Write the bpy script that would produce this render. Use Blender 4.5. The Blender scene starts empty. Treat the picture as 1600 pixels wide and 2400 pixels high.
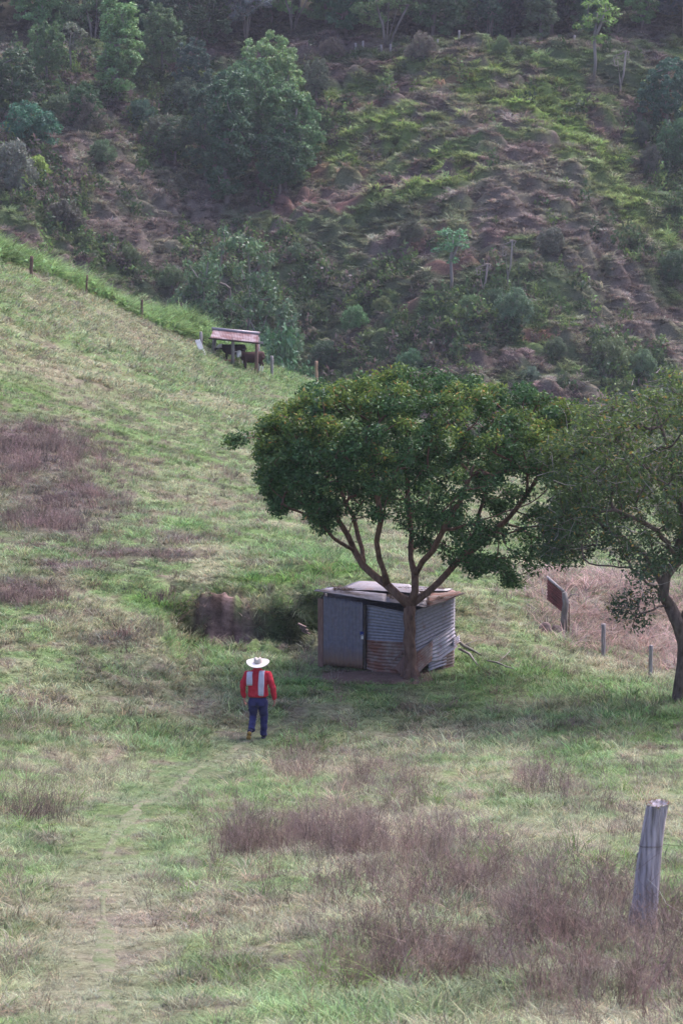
import bpy, math, random
import numpy as np
from mathutils import Vector
R = math.radians
rng = np.random.default_rng(7)
random.seed(7)
sc = bpy.context.scene
# ---------------------------------------------------------------- camera
F = 6806.0; PITCH = R(-9.0); CP, SP = math.cos(PITCH), math.sin(PITCH)
cam_d = bpy.data.cameras.new('camera'); cam = bpy.data.objects.new('camera', cam_d)
sc.collection.objects.link(cam); sc.camera = cam
cam_d.sensor_fit = 'VERTICAL'; cam_d.sensor_height = 36.0; cam_d.lens = 36.0 * F / 2400.0
cam_d.clip_start = 0.5; cam_d.clip_end = 2000
cam.location = (0, 0, 0); cam.rotation_euler = (R(90) + PITCH, 0, 0)
cam_d.dof.use_dof = True; cam_d.dof.focus_distance = 62.0; cam_d.dof.aperture_fstop = 7.1
# ---------------------------------------------------------------- light
SUN_EL, SUN_AZ = R(54), R(42)      # azimuth measured from +Y (away from camera) towards +X
w = bpy.data.worlds.new('World'); sc.world = w; w.use_nodes = True
nt = w.node_tree; nt.nodes.clear()
sky = nt.nodes.new('ShaderNodeTexSky'); sky.sky_type = 'NISHITA'; sky.sun_disc = False
sky.sun_elevation = SUN_EL; sky.sun_rotation = SUN_AZ; sky.air_density = 1.0; sky.dust_density = 4.0; sky.ozone_density = 1.5
bg = nt.nodes.new('ShaderNodeBackground'); bg.inputs['Strength'].default_value = 0.15
wo = nt.nodes.new('ShaderNodeOutputWorld')
mixn = nt.nodes.new('ShaderNodeMix'); mixn.data_type = 'RGBA'; mixn.blend_type = 'MULTIPLY'; mixn.inputs[0].default_value = 1; mixn.inputs[7].default_value = (1.05, .98, 1.05, 1)
nt.links.new(sky.outputs[0], mixn.inputs[6]); nt.links.new(mixn.outputs[2], bg.inputs[0]); nt.links.new(bg.outputs[0], wo.inputs[0])
sd = bpy.data.lights.new('sun', 'SUN'); sd.energy = 1.75; sd.angle = R(28); sd.color = (1.0, 0.965, 0.93)
sun = bpy.data.objects.new('sun', sd); sc.collection.objects.link(sun)
sdir = Vector((math.sin(SUN_AZ) * math.cos(SUN_EL), math.cos(SUN_AZ) * math.cos(SUN_EL), math.sin(SUN_EL)))
sun.rotation_euler = sdir.to_track_quat('Z', 'Y').to_euler(); sun.location = (0, 50, 60)
sc.view_settings.view_transform = 'Standard'; sc.view_settings.look = 'None'
sc.view_settings.exposure = 1.2; sc.view_settings.gamma = 1.0
sc.render.engine = 'CYCLES'
cy = sc.cycles
cy.max_bounces = 5; cy.diffuse_bounces = 3; cy.glossy_bounces = 1; cy.transmission_bounces = 3; cy.volume_bounces = 0
cy.transparent_max_bounces = 4; cy.use_denoising = True
try: cy.denoiser = 'OPENIMAGEDENOISE'
except Exception: pass
cy.caustics_reflective = False; cy.caustics_refractive = False

# ---------------------------------------------------------------- helpers
def at(px, py, Y):
    v = (1200 - py) / F; u = (px - 800) / F
    s = Y / (CP - SP * v)
    return np.array([s * u, Y, s * (SP + CP * v)])

def hsh(ix, iy, seed):
    n = (ix.astype(np.int64) * 374761393 + iy.astype(np.int64) * 668265263 + seed * 974634777) & 0xffffffff
    n = ((n ^ (n >> 13)) * 1274126177) & 0xffffffff
    n = (n ^ (n >> 16)) & 0xffff
    return n / 32767.5 - 1.0
def vn(x, y, seed=0):
    x = np.asarray(x, float); y = np.asarray(y, float)
    ix = np.floor(x); iy = np.floor(y); fx = x - ix; fy = y - iy
    ix = ix.astype(np.int64); iy = iy.astype(np.int64)
    fx = fx * fx * fx * (fx * (fx * 6 - 15) + 10); fy = fy * fy * fy * (fy * (fy * 6 - 15) + 10)
    a = hsh(ix, iy, seed); b = hsh(ix + 1, iy, seed); c = hsh(ix, iy + 1, seed); d = hsh(ix + 1, iy + 1, seed)
    return (a + (b - a) * fx) * (1 - fy) + (c + (d - c) * fx) * fy
def fbm(x, y, seed=0, o=3):
    r = 0; a = 1; t = 0
    for k in range(o):
        r = r + a * vn(x * 2 ** k + 17.3 * k, y * 2 ** k - 9.1 * k, seed + k); t += a; a *= .5
    return r / t
def sst(a, b, x):
    t = np.clip((x - a) / (b - a), 0, 1); return t * t * (3 - 2 * t)

class TPS:
    def __init__(s, pts, lam=0.0):
        p = np.array(pts, float); s.c = p[:, :2]; n = len(p)
        K = s.k(s.c, s.c) + lam * np.eye(n); P = np.hstack([np.ones((n, 1)), s.c])
        A = np.zeros((n + 3, n + 3)); A[:n, :n] = K; A[:n, n:] = P; A[n:, :n] = P.T
        s.w = np.linalg.solve(A, np.concatenate([p[:, 2], np.zeros(3)]))
    def k(s, a, b):
        d2 = ((a[:, None, :] - b[None]) ** 2).sum(2); return 0.5 * d2 * np.log(d2 + 1e-12)
    def __call__(s, x, y):
        x = np.asarray(x, float); y = np.asarray(y, float); sh = np.broadcast(x, y).shape
        q = np.stack([np.broadcast_to(x, sh).ravel(), np.broadcast_to(y, sh).ravel()], 1); out = np.zeros(len(q))
        for i in range(0, len(q), 60000):
            b = q[i:i + 60000]; out[i:i + 60000] = s.k(b, s.c) @ s.w[:-3] + s.w[-3] + b @ s.w[-2:]
        return out.reshape(sh)

# ---------------------------------------------------------------- terrain
pc = [(0, 2400, 24.5), (800, 2400, 24.2), (1600, 2400, 23.5), (800, 2200, 29.3), (0, 2150, 31.5), (1600, 2200, 29),
      (800, 2000, 37.7), (0, 2000, 38), (1600, 2000, 37.5), (500, 1900, 44), (0, 1850, 47), (1200, 1850, 47.5), (1600, 1800, 52),
      (600, 1735, 60), (0, 1700, 57), (1000, 1700, 61), (300, 1600, 63), (0, 1550, 63), (330, 1395, 70.5), (600, 1375, 72),
      (735, 1365, 73), (950, 1360, 74), (955, 1578, 65.8), (1100, 1500, 70.5), (1200, 1400, 77), (1300, 1480, 74), (1413, 1535, 71.5),
      (1523, 1590, 68.5), (1550, 1400, 80), (1580, 1645, 63), (1300, 1640, 63.5), (0, 1300, 74), (400, 1300, 75), (800, 1290, 82), (0, 1150, 84),
      (0, 1000, 98), (400, 1100, 98), (400, 950, 124), (0, 800, 124), (800, 1100, 115), (1200, 1100, 130), (200, 750, 152), (600, 950, 146),
      (540, 855, 181), (0, 590, 165), (200, 680, 173), (440, 764, 187), (740, 900, 198), (1000, 1000, 190), (1300, 1150, 150), (1600, 1250, 122),
      (560, 915, 166), (660, 905, 180), (440, 830, 168), (330, 770, 166), (600, 872, 184), (497, 836, 181)]
P1 = [at(*p) for p in pc] + [np.array(q) for q in [(0, -20, 0.2), (-25, -20, 1), (25, -20, -0.5), (0, 0, -1.7), (0, 12, -5.6), (-12, 12, -5.0), (12, 12, -6.0), (-14, 40, -8.5), (14, 40, -11.5),
      (-20, 75, -10.5), (-30, 130, -4), (-45, 170, 0), (22, 70, -16.5), (30, 120, -23), (35, 170, -30)]]
tps1 = TPS(P1, 0.02)
h2 = []
for px in (-100, 300, 700, 1100, 1500, 1900):
    for py, Y in ((950, 236), (800, 246), (650, 255), (500, 266), (300, 282), (130, 297)):
        dy = {-100: -14, 300: 0, 700: 6, 1100: -2, 1500: 3, 1900: 14}[px]
        if py < 200: dy *= .3
        h2.append(at(px, py, Y + dy))
for X in (-60, -20, 20, 60):
    h2 += [np.array((X, 306, 0.6)), np.array((X, 318, 5.5)), np.array((X, 345, 22)), np.array((X, 400, 60)), np.array((X, 215, -36))]
tps2 = TPS(h2, 0.5)
edge = np.array([(-60, 150), (-35, 158)] + [tuple(at(*p)[:2]) for p in [(0, 590, 165), (200, 680, 175), (440, 768, 188), (520, 810, 187.5), (620, 868, 188), (740, 900, 201), (900, 960, 202), (1100, 1040, 190), (1300, 1150, 150), (1600, 1250, 122)]] + [(25, 108), (60, 90)])
bank = np.array([(-8, 69.0), (-4.8, 70.3), (-3.4, 70.8), (-2.0, 70.6), (-1.3, 70.2), (-.6, 71), (3, 71.4), (6, 72)])
def edgeY(x): return np.interp(x, edge[:, 0], edge[:, 1])
def Hs(x, y):
    """smooth terrain"""
    ey = edgeY(x); yc = np.minimum(y, ey + 1.0)
    a = tps1(x, yc)
    t = np.maximum(y - ey, 0); a = a - 0.55 * t * sst(0, 6, t)
    # level yard and cut bank round the shed
    bY = np.interp(x, bank[:, 0], bank[:, 1]) + 0.25 * vn(x * 1.3, x * 0 + 3, 5)
    c = -14.30 + 6.0 * np.clip((y - bY) / 1.6, 0, 1) + 1.1 * np.maximum(0, -3.6 - x) + 1.2 * np.maximum(0, x - 3.2) + 0.35 * np.maximum(0, 63 - y)
    a = np.where(y < 85, np.minimum(a, c), a)
    b = tps2(x, y)
    return np.where(y > ey + 1, np.maximum(a, b), a)
def farm(x, y):      # 1 on the hillside across the ravine
    return (y > edgeY(x) + 12).astype(float) * sst(205, 222, y)
def relief(x, y):
    tr_ = np.abs(vn((x + .8 * vn(x / 6, y / 9, 35)) / 7, (y + .5 * x) / 2.6, 36)); p = -.14 * (1 - sst(0, .16, tr_)) * sst(66, 76, y) * (1 - sst(120, 140, y)) + 0.10 * fbm(x / 2.2, y / 3.0, 11, 3) + 0.045 * fbm(x / .6, y / .8, 21, 2) + 0.16 * np.clip(fbm(x / 5, y / 2.4, 31, 2), -.2, 1) * sst(66, 80, y)
    wx = x + 1.5 * vn(x / 9, y / 7, 41)
    b = np.abs(fbm(wx / 2.8, (y + .15 * wx) / 1.7, 51, 2)) * 2.0 + np.abs(vn(wx / 3.6, (y + .1 * wx) / .85, 61)) * .75 + .12 * vn(wx / .7, y / .7, 62) - .9 + 1.0 * vn(x / 13, y / 9, 71)
    f = farm(x, y) * (1 - .6 * sst(300, 306, y))
    yard = np.exp(-(((x - .8) / 3.2) ** 2 + ((y - 66.5) / 3.0) ** 2))
    bk = sst(68.0, 69, y) * (1 - sst(72, 72.6, y)) * sst(-5.2, -4, x) * (1 - sst(-.9, -.6, x)) * (.30 * np.abs(fbm(x / .8, y / .9, 81, 3)) - .24 + .26 * fbm(x / .3, y / .4, 91, 2))
    return bk + p * (1 - f) * (1 - .85 * np.clip(yard * 1.4, 0, 1)) + b * f
def H(x, y): return Hs(x, y) + relief(x, y)

YS = np.concatenate([np.arange(19, 80, .1), np.arange(80, 345, .2)])
def hit(px, py):
    v = (1200 - py) / F; s = YS / (CP - SP * v); X = s * (px - 800) / F; Z = s * (SP + CP * v)
    h = Hs(X, YS); i = np.argmax(h > Z)
    if h[i] <= Z[i]: i = len(YS) - 1
    return np.array([X[i], YS[i], h[i]])
def ground(x, y): return float(H(np.array([x]), np.array([y]))[0])

def zone(px, py, rx, ry):
    """an ellipse lying on the ground where the photograph shows the patch"""
    c = hit(px, py); a = hit(px, py + ry); b = hit(px, py - ry)
    wy = max(abs(c[1] - a[1]), abs(b[1] - c[1]) * .7, .5)
    if wy > 40: wy = 40
    return (c[0], c[1], rx / F * c[1], wy)
def zval(zs, x, y, soft=.35, seed=3):
    m = np.zeros_like(x)
    for (cx, cy_, wx, wy) in zs:
        d = np.sqrt(((x - cx) / wx) ** 2 + ((y - cy_) / wy) ** 2) + .35 * fbm(x / (wx * .5 + .3), y / (wy * .5 + .3), seed, 3)
        m = np.maximum(m, 1 - sst(1 - soft, 1 + soft, d))
    return m
Z = {}
Z['red_weed'] = [zone(*a) for a in [(80, 1080, 150, 100), (150, 1190, 110, 60), (330, 1560, 60, 20), (290, 1480, 60, 20), (60, 1400, 80, 20),
    (300, 1300, 80, 12), (420, 1430, 60, 25), (120, 1240, 90, 30), (900, 1850, 90, 50), (740, 1975, 200, 45), (1010, 2010, 170, 70), (1120, 2110, 330, 90), (1320, 2190, 380, 120), (1480, 2270, 260, 130), (1020, 2260, 260, 100), (1400, 2100, 130, 50),
    (90, 1920, 70, 30), (560, 1990, 60, 50), (1340, 1880, 110, 30), (60, 1700, 60, 30), (690, 1800, 50, 25), (1260, 1840, 70, 25)]]
Z['purple'] = [zone(*a) for a in [(70, 1060, 150, 85), (150, 1170, 130, 60), (100, 1215, 150, 40), (60, 1380, 90, 40), (330, 1290, 130, 14), (430, 1265, 60, 10), (180, 1330, 120, 14), (250, 1500, 70, 20), (430, 1430, 60, 30)]]
Z['dry'] = [zone(*a) for a in [(1450, 1450, 220, 90), (1450, 1560, 180, 40), (250, 1800, 120, 40), (900, 1930, 220, 60), (250, 2150, 260, 90), (1300, 1950, 150, 40), (600, 2180, 160, 60),
    (450, 1160, 120, 25), (250, 1640, 200, 40), (300, 780, 130, 40), (150, 880, 160, 40), (1000, 1700, 140, 25), (800, 1780, 160, 40), (100, 2300, 160, 60), (500, 1350, 90, 20)]]
Z['lush_shade'] = [zone(*a) for a in [(380, 1740, 140, 30), (420, 1850, 120, 40), (1250, 1600, 260, 30), (1500, 1650, 160, 50), (650, 1590, 160, 40), (1000, 1600, 200, 22), (560, 1400, 110, 18), (620, 1350, 90, 12), (430, 1235, 40, 15),  # lush grass, and tree shade painted as darker green round the yard
    (760, 1300, 140, 20), (620, 1860, 50, 20), (480, 1510, 60, 30), (1150, 1750, 60, 20), (230, 690, 200, 25), (660, 890, 90, 22), (1440, 1535, 40, 15), (700, 1740, 100, 20), (950, 2380, 200, 40), (1350, 1780, 80, 20)]]
Z['soil'] = [zone(*a) for a in [(540, 1432, 75, 60), (860, 1588, 130, 12), (500, 1420, 30, 30)]]
Z['track'] = []
tr = [(250, 2420, 24.), (250, 2300, 0), (245, 2200, 0), (240, 2100, 0), (245, 2020, 0), (280, 1950, 0), (350, 1880, 0), (440, 1820, 0), (520, 1770, 0), (590, 1735, 0), (670, 1705, 0), (740, 1672, 0)]
track = np.array([hit(a, b)[:2] for a, b, _ in tr])
track2 = np.array([hit(a, b)[:2] for a, b in [(330, 1405), (430, 1382), (560, 1372), (640, 1362), (720, 1350), (820, 1330)]])
def dist_path(P, x, y):
    d = np.full(x.shape, 1e9)
    for a, b in zip(P[:-1], P[1:]):
        ab = b - a; t = np.clip(((x - a[0]) * ab[0] + (y - a[1]) * ab[1]) / (ab @ ab), 0, 1)
        d = np.minimum(d, np.hypot(x - a[0] - t * ab[0], y - a[1] - t * ab[1]))
    return d
FZ = {}
FZ['yellow'] = [zone(*a) for a in [(850, 138, 170, 9), (1050, 150, 80, 8), (1560, 240, 40, 12), (900, 330, 190, 60), (1150, 210, 190, 60), (1010, 440, 130, 60), (1330, 300, 120, 80), (1480, 480, 90, 60), (1540, 540, 50, 40), (760, 240, 40, 30), (900, 480, 90, 25),
    (1250, 280, 90, 50), (880, 170, 70, 20), (1420, 350, 100, 40)]]
FZ['brown'] = [zone(*a) for a in [(330, 430, 260, 70), (300, 560, 260, 70), (1180, 480, 170, 60), (1100, 290, 120, 50), (1400, 560, 150, 60), (1430, 680, 170, 80), (960, 240, 120, 30), (800, 420, 100, 50), (60, 60, 110, 90), (1300, 420, 150, 40), (1560, 760, 60, 50)]]
FZ['green'] = [zone(*a) for a in [(830, 560, 170, 45), (760, 740, 160, 90), (1000, 790, 250, 90), (1150, 700, 130, 60), (900, 135, 230, 12), (1500, 870, 120, 50), (1350, 160, 250, 22), (300, 640, 130, 40), (1560, 450, 60, 120), (1200, 660, 200, 60), (1090, 370, 40, 20), (1480, 200, 80, 30)]]
FZ['red'] = [zone(*a) for a in [(1260, 800, 60, 18), (1040, 640, 90, 8), (960, 720, 30, 18), (740, 390, 30, 30), (700, 480, 90, 20), (830, 400, 50, 9), (820, 500, 60, 9), (1120, 770, 30, 25), (1010, 560, 40, 10), (870, 245, 60, 10), (1060, 195, 40, 10), (300, 180, 60, 10)]]
def mixc(c, k, m): return c * (1 - m[:, None]) + np.array(k)[None] * m[:, None]
def ground_col(x, y):
    """own colour of soil and cover at (x, y), a map of what grows where, plus some painted shade"""
    x = x.ravel(); y = y.ravel(); n = len(x)
    n1 = fbm(x / 1.7, y / 2.4, 101, 3); n2 = fbm(x / .5, y / .7, 111, 3); n3 = fbm(x / 6, y / 9, 121, 2)
    c = np.tile(np.array((.185, .27, .115)), (n, 1))
    c = mixc(c, (.35, .33, .225), sst(.0, .6, n1 + .6 * n2 + .1) * .72); c = mixc(c, (.15, .235, .08), sst(.05, .7, -n1 + .5 * n3)); c = mixc(c, (.18, .14, .125), sst(.05, .5, n2 - .3 * n1) * .7)
    tl_ = (1 - sst(0, .2, np.abs(vn((x + .8 * vn(x / 6, y / 9, 35)) / 7, (y + .5 * x) / 2.6, 36)))) * sst(66, 76, y); c = mixc(c, (.15, .12, .09), tl_ * .45 * sst(-.3, .3, n3))
    c = mixc(c, (.35, .30, .23), zval(Z['dry'], x, y, .8) * .42)
    c = mixc(c, (.125, .24, .07), zval(Z['lush_shade'], x, y, .6) * .6)
    rw = zval(Z['red_weed'], x, y, .9)
    c = mixc(c, (.22, .17, .155), rw * .4)
    tk = 1 - sst(.2, .9, dist_path(track, x, y) + .3 * n2); c = mixc(c, (.15, .165, .11), tk * .5 * sst(38, 46, y)); c = mixc(c, (.26, .225, .185), tk * .5 * (1 - sst(34, 44, y)))
    c = mixc(c, (.13, .085, .10), zval(Z['purple'], x, y, .7, 15) * .72)
    t2 = 1 - sst(.3, .7, dist_path(track2, x, y)); c = mixc(c, (.13, .25, .06), t2 * .8)
    so = zval(Z['soil'], x, y, .6, 19) * sst(-.6, -.2, fbm(x / .5, y / .5, 97, 2) + .25); c = mixc(c, (.30, .21, .195), so); c = mixc(c, (.10, .07, .06), so * sst(.0, .5, fbm(x / .18, y / .5, 95, 2)))
    g = np.exp(-(((x + 1.15) / .6) ** 2 + ((y - 69.8) / 1.3) ** 2)); c = mixc(c, (.05, .055, .035), np.clip(g * 1.3, 0, 1))  # shade of the recess beside the shed, put into the ground colour
    # the hillside
    f = np.tile(np.array((.18, .16, .13)), (n, 1))
    m1 = fbm(x / 3.2, y / 2.2, 131, 3); m2 = fbm(x / 1.1, y / .9, 141, 2)
    f = mixc(f, (.125, .175, .07), sst(-.25, .4, m1)); f = mixc(f, (.17, .12, .115), sst(0, .5, -m1 + .4 * m2))
    f = mixc(f, (.205, .175, .15), zval(FZ['brown'], x, y, .6) * .7)
    f = mixc(f, (.21, .29, .085), zval(FZ['yellow'], x, y, .6, 8) * sst(-.35, .25, m1 + .5 * m2) * .85)
    f = mixc(f, (.085, .135, .055), zval(FZ['green'], x, y, .6, 5) * .7)
    f = mixc(f, (.19, .10, .09), zval(FZ['red'], x, y, .4, 6) * .8)
    f = mixc(f, (.05, .055, .03), sst(300, 306, y) * .8)
    fm = farm(x, y); rav = sst(2, 8, y - edgeY(x)) * (1 - fm)
    c = mixc(c, (.07, .10, .04), rav)
    return c * (1 - fm[:, None]) + f * fm[:, None]

# ---------------------------------------------------------------- mesh and object helpers
def tag(o, label=None, cat=None, group=None, kind=None):
    if label: o['label'] = label
    if cat: o['category'] = cat
    if group: o['group'] = group
    if kind: o['kind'] = kind
    return o
def link(o, parent=None):
    sc.collection.objects.link(o)
    if parent is not None: o.parent = parent
    return o
def empty(name, loc, rz=0):
    o = bpy.data.objects.new(name, None); o.location = [float(v) for v in loc]; o.rotation_euler = (0, 0, rz); o.empty_display_size = .2
    return link(o)
class MB:
    def __init__(s): s.v = []; s.f = []; s.n = 0; s.c = []
    def add(s, v, f, col=None):
        v = np.asarray(v, float).reshape(-1, 3); s.v.append(v); s.f += [tuple(int(i) + s.n for i in q) for q in f]; s.n += len(v)
        if col is not None: s.c.append(np.tile(np.array(col, float), (len(v), 1)) if np.ndim(col) == 1 else col)
    def box(s, c, size, rot=None):
        q = np.array([(x, y, z) for x in (-.5, .5) for y in (-.5, .5) for z in (-.5, .5)]) * np.array(size)
        if rot is not None:
            M = np.array(rot); q = q @ M.T
        s.add(q + np.array(c), [(0, 1, 3, 2), (4, 6, 7, 5), (0, 4, 5, 1), (2, 3, 7, 6), (0, 2, 6, 4), (1, 5, 7, 3)])
    def tube(s, path, rad, n=7, cap=True, wob=0, col=None):
        path = np.array(path, float); m = len(path); rad = np.broadcast_to(np.array(rad, float), (m,)).copy()
        T = np.gradient(path, axis=0); T /= np.linalg.norm(T, axis=1)[:, None] + 1e-9
        up = np.array((0.3, 1, 0.1)) if abs(T[0][2]) > .8 else np.array((0, 0, 1.))
        a = np.arange(n) * 2 * math.pi / n; vs = []
        U = np.cross(T[0], up); U /= np.linalg.norm(U)
        for i in range(m):
            U = U - T[i] * (U @ T[i]); U /= np.linalg.norm(U) + 1e-9; V = np.cross(T[i], U)
            r = rad[i] * (1 + wob * rng.uniform(-1, 1, n))
            vs.append(path[i] + (np.cos(a) * r)[:, None] * U + (np.sin(a) * r)[:, None] * V)
        f = [(i * n + j, i * n + (j + 1) % n, (i + 1) * n + (j + 1) % n, (i + 1) * n + j) for i in range(m - 1) for j in range(n)]
        if cap: f += [tuple(range(n))[::-1], tuple((m - 1) * n + j for j in range(n))]
        s.add(np.vstack(vs), f, col)
    def rings(s, rs, n=16):
        """rs: list of (centre, ax, ay) with vectors ax, ay"""
        a = np.arange(n) * 2 * math.pi / n; vs = []
        for c, ax, ay in rs: vs.append(np.array(c) + np.cos(a)[:, None] * np.array(ax) + np.sin(a)[:, None] * np.array(ay))
        m = len(rs); f = [(i * n + j, i * n + (j + 1) % n, (i + 1) * n + (j + 1) % n, (i + 1) * n + j) for i in range(m - 1) for j in range(n)]
        f += [tuple(range(n))[::-1], tuple((m - 1) * n + j for j in range(n))]
        s.add(np.vstack(vs), f)
    def ball(s, c, r, n=12, m=8):
        r = np.broadcast_to(np.array(r, float), (3,)); rs = []
        for i in range(m + 1):
            t = math.pi * (.02 + .96 * i / m); rs.append(((c[0], c[1], c[2] - r[2] * math.cos(t)), (r[0] * math.sin(t), 0, 0), (0, r[1] * math.sin(t), 0)))
        s.rings(rs, n)
    def mesh(s, name, mat, smooth=True):
        me = bpy.data.meshes.new(name); me.from_pydata(np.vstack(s.v).tolist(), [], s.f)
        if smooth: me.polygons.foreach_set('use_smooth', [True] * len(me.polygons))
        if s.c:
            at_ = me.color_attributes.new('col', 'FLOAT_COLOR', 'POINT'); cc = np.ones((s.n, 4)); cc[:, :3] = np.vstack(s.c); at_.data.foreach_set('color', cc.ravel())
        me.materials.append(mat); me.update(); return me
    def build(s, name, mat, parent=None, smooth=True):
        return link(bpy.data.objects.new(name, s.mesh(name, mat, smooth)), parent)
def quick_mesh(name, V, quads, mat, col=None, smooth=False):
    """V (n,3), quads (m,4) all-quad mesh through foreach_set"""
    me = bpy.data.meshes.new(name); n = len(V); m = len(quads)
    me.vertices.add(n); me.vertices.foreach_set('co', np.asarray(V, np.float32).ravel())
    me.loops.add(m * 4); me.loops.foreach_set('vertex_index', np.asarray(quads, np.int32).ravel())
    me.polygons.add(m); me.polygons.foreach_set('loop_start', np.arange(0, m * 4, 4, dtype=np.int32))
    if smooth: me.polygons.foreach_set('use_smooth', np.ones(m, bool))
    if col is not None:
        a = me.color_attributes.new('col', 'FLOAT_COLOR', 'POINT'); cc = np.ones((n, 4), np.float32); cc[:, :3] = col; a.data.foreach_set('color', cc.ravel())
    me.update(calc_edges=True); me.materials.append(mat); return me

# ---------------------------------------------------------------- materials
def new_mat(name):
    m = bpy.data.materials.new(name); m.use_nodes = True; t = m.node_tree; b = t.nodes['Principled BSDF']
    b.inputs['Specular IOR Level'].default_value = .25; b.inputs['Roughness'].default_value = .8
    return m, t, b
def N(t, kind, **kw):
    n = t.nodes.new(kind)
    for k, v in kw.items(): setattr(n, k, v)
    return n
def noise_mat(name, cols, scale=8, detail=5, rough=.8, bump=.0, bscale=40, stretch=None, metal=0, spec=.25, coords='Object'):
    m, t, b = new_mat(name); L = t.links.new
    tc = N(t, 'ShaderNodeTexCoord'); mp = N(t, 'ShaderNodeMapping')
    if stretch: mp.inputs['Scale'].default_value = stretch
    L(tc.outputs[coords], mp.inputs[0])
    no = N(t, 'ShaderNodeTexNoise'); no.inputs['Scale'].default_value = scale; no.inputs['Detail'].default_value = detail; L(mp.outputs[0], no.inputs['Vector'])
    cr = N(t, 'ShaderNodeValToRGB'); e = cr.color_ramp.elements
    while len(e) < len(cols): e.new(.5)
    for i, c in enumerate(cols): e[i].position = .28 + .44 * i / max(1, len(cols) - 1); e[i].color = (*c, 1)
    L(no.outputs['Fac'], cr.inputs[0]); L(cr.outputs[0], b.inputs['Base Color'])
    b.inputs['Roughness'].default_value = rough; b.inputs['Metallic'].default_value = metal; b.inputs['Specular IOR Level'].default_value = spec
    if bump:
        n2 = N(t, 'ShaderNodeTexNoise'); n2.inputs['Scale'].default_value = bscale; n2.inputs['Detail'].default_value = 4; L(mp.outputs[0], n2.inputs['Vector'])
        bp = N(t, 'ShaderNodeBump'); bp.inputs['Strength'].default_value = bump; bp.inputs['Distance'].default_value = .03; L(n2.outputs['Fac'], bp.inputs['Height']); L(bp.outputs[0], b.inputs['Normal'])
    return m
def foliage_mat(name, mode, var=.5, trans=.3, tint=(1, 1, 1)):
    """mode: 'INSTANCER' reads the instance's col; 'GEOMETRY' the mesh's col; 'OBJECT' the object's colour times mesh tone"""
    m = bpy.data.materials.new(name); m.use_nodes = True; t = m.node_tree; t.nodes.clear(); L = t.links.new
    out = N(t, 'ShaderNodeOutputMaterial'); d = N(t, 'ShaderNodeBsdfDiffuse'); tr_ = N(t, 'ShaderNodeBsdfTranslucent'); mx = N(t, 'ShaderNodeMixShader')
    gl = N(t, 'ShaderNodeBsdfGlossy'); gl.inputs['Roughness'].default_value = .45; gl.inputs['Color'].default_value = (.8, .85, 1, 1); mg = N(t, 'ShaderNodeMixShader'); mg.inputs[0].default_value = .035 if mode == 'OBJECT' else .02
    mx.inputs[0].default_value = trans
    mul = N(t, 'ShaderNodeMix', data_type='RGBA', blend_type='MULTIPLY'); mul.inputs[0].default_value = 1
    a = N(t, 'ShaderNodeAttribute', attribute_name='col')
    if mode == 'INSTANCER':
        a.attribute_type = 'INSTANCER'; b_ = N(t, 'ShaderNodeAttribute', attribute_name='tone'); L(a.outputs['Color'], mul.inputs[6]); L(b_.outputs['Color'], mul.inputs[7])
    elif mode == 'OBJECT':
        oi = N(t, 'ShaderNodeObjectInfo'); L(oi.outputs['Color'], mul.inputs[6]); L(a.outputs['Color'], mul.inputs[7])
    else:
        L(a.outputs['Color'], mul.inputs[6]); mul.inputs[7].default_value = (*tint, 1)
    c = mul.outputs[2]
    L(c, d.inputs[0]); L(c, tr_.inputs[0]); L(d.outputs[0], mx.inputs[1]); L(tr_.outputs[0], mx.inputs[2]); L(mx.outputs[0], mg.inputs[1]); L(gl.outputs[0], mg.inputs[2]); L(mg.outputs[0], out.inputs[0])
    return m
def ground_mat():
    m, t, b = new_mat('ground'); L = t.links.new; b.inputs['Roughness'].default_value = 1; b.inputs['Specular IOR Level'].default_value = .05
    a = N(t, 'ShaderNodeAttribute', attribute_name='col'); tc = N(t, 'ShaderNodeTexCoord')
    n1 = N(t, 'ShaderNodeTexNoise'); n1.inputs['Scale'].default_value = 7; n1.inputs['Detail'].default_value = 6; n1.inputs['Roughness'].default_value = .7; L(tc.outputs['Object'], n1.inputs['Vector'])
    mr = N(t, 'ShaderNodeMapRange'); mr.inputs[1].default_value = .3; mr.inputs[2].default_value = .7; mr.inputs[3].default_value = .35; mr.inputs[4].default_value = 1.05; L(n1.outputs['Fac'], mr.inputs[0])
    mul = N(t, 'ShaderNodeMix', data_type='RGBA', blend_type='MULTIPLY'); mul.inputs[0].default_value = 1; L(a.outputs['Color'], mul.inputs[6]); L(mr.outputs[0], mul.inputs[7]); L(mul.outputs[2], b.inputs['Base Color'])
    bp = N(t, 'ShaderNodeBump'); bp.inputs['Strength'].default_value = .8; bp.inputs['Distance'].default_value = .06; L(n1.outputs['Fac'], bp.inputs['Height']); L(bp.outputs[0], b.inputs['Normal'])
    return m
M = {}
M['ground'] = ground_mat()
M['grass'] = foliage_mat('grass_blades', 'INSTANCER', trans=.35)
M['leaf_own'] = foliage_mat('leaves_own_colour', 'GEOMETRY', trans=.32)
M['leaf_obj'] = foliage_mat('leaves_object_colour', 'OBJECT', trans=.2)
M['bark'] = noise_mat('bark', [(.07, .04, .035), (.155, .09, .07), (.21, .13, .105)], 14, 6, .9, .8, 30, (1, 1, .35))
M['bark_brown'] = noise_mat('bark_brown', [(.055, .04, .035), (.13, .095, .085), (.20, .155, .14)], 11, 6, .9, .8, 30, (1, 1, .4))
M['bark_grey'] = noise_mat('bark_grey', [(.10, .085, .08), (.22, .19, .18), (.34, .31, .30)], 9, 6, .9, .6, 30, (1, 1, .4))
M['bark_pale'] = noise_mat('bark_pale', [(.16, .14, .13), (.36, .32, .31)], 4, 4, .9, .3, 20, (1, 1, .4))

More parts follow.
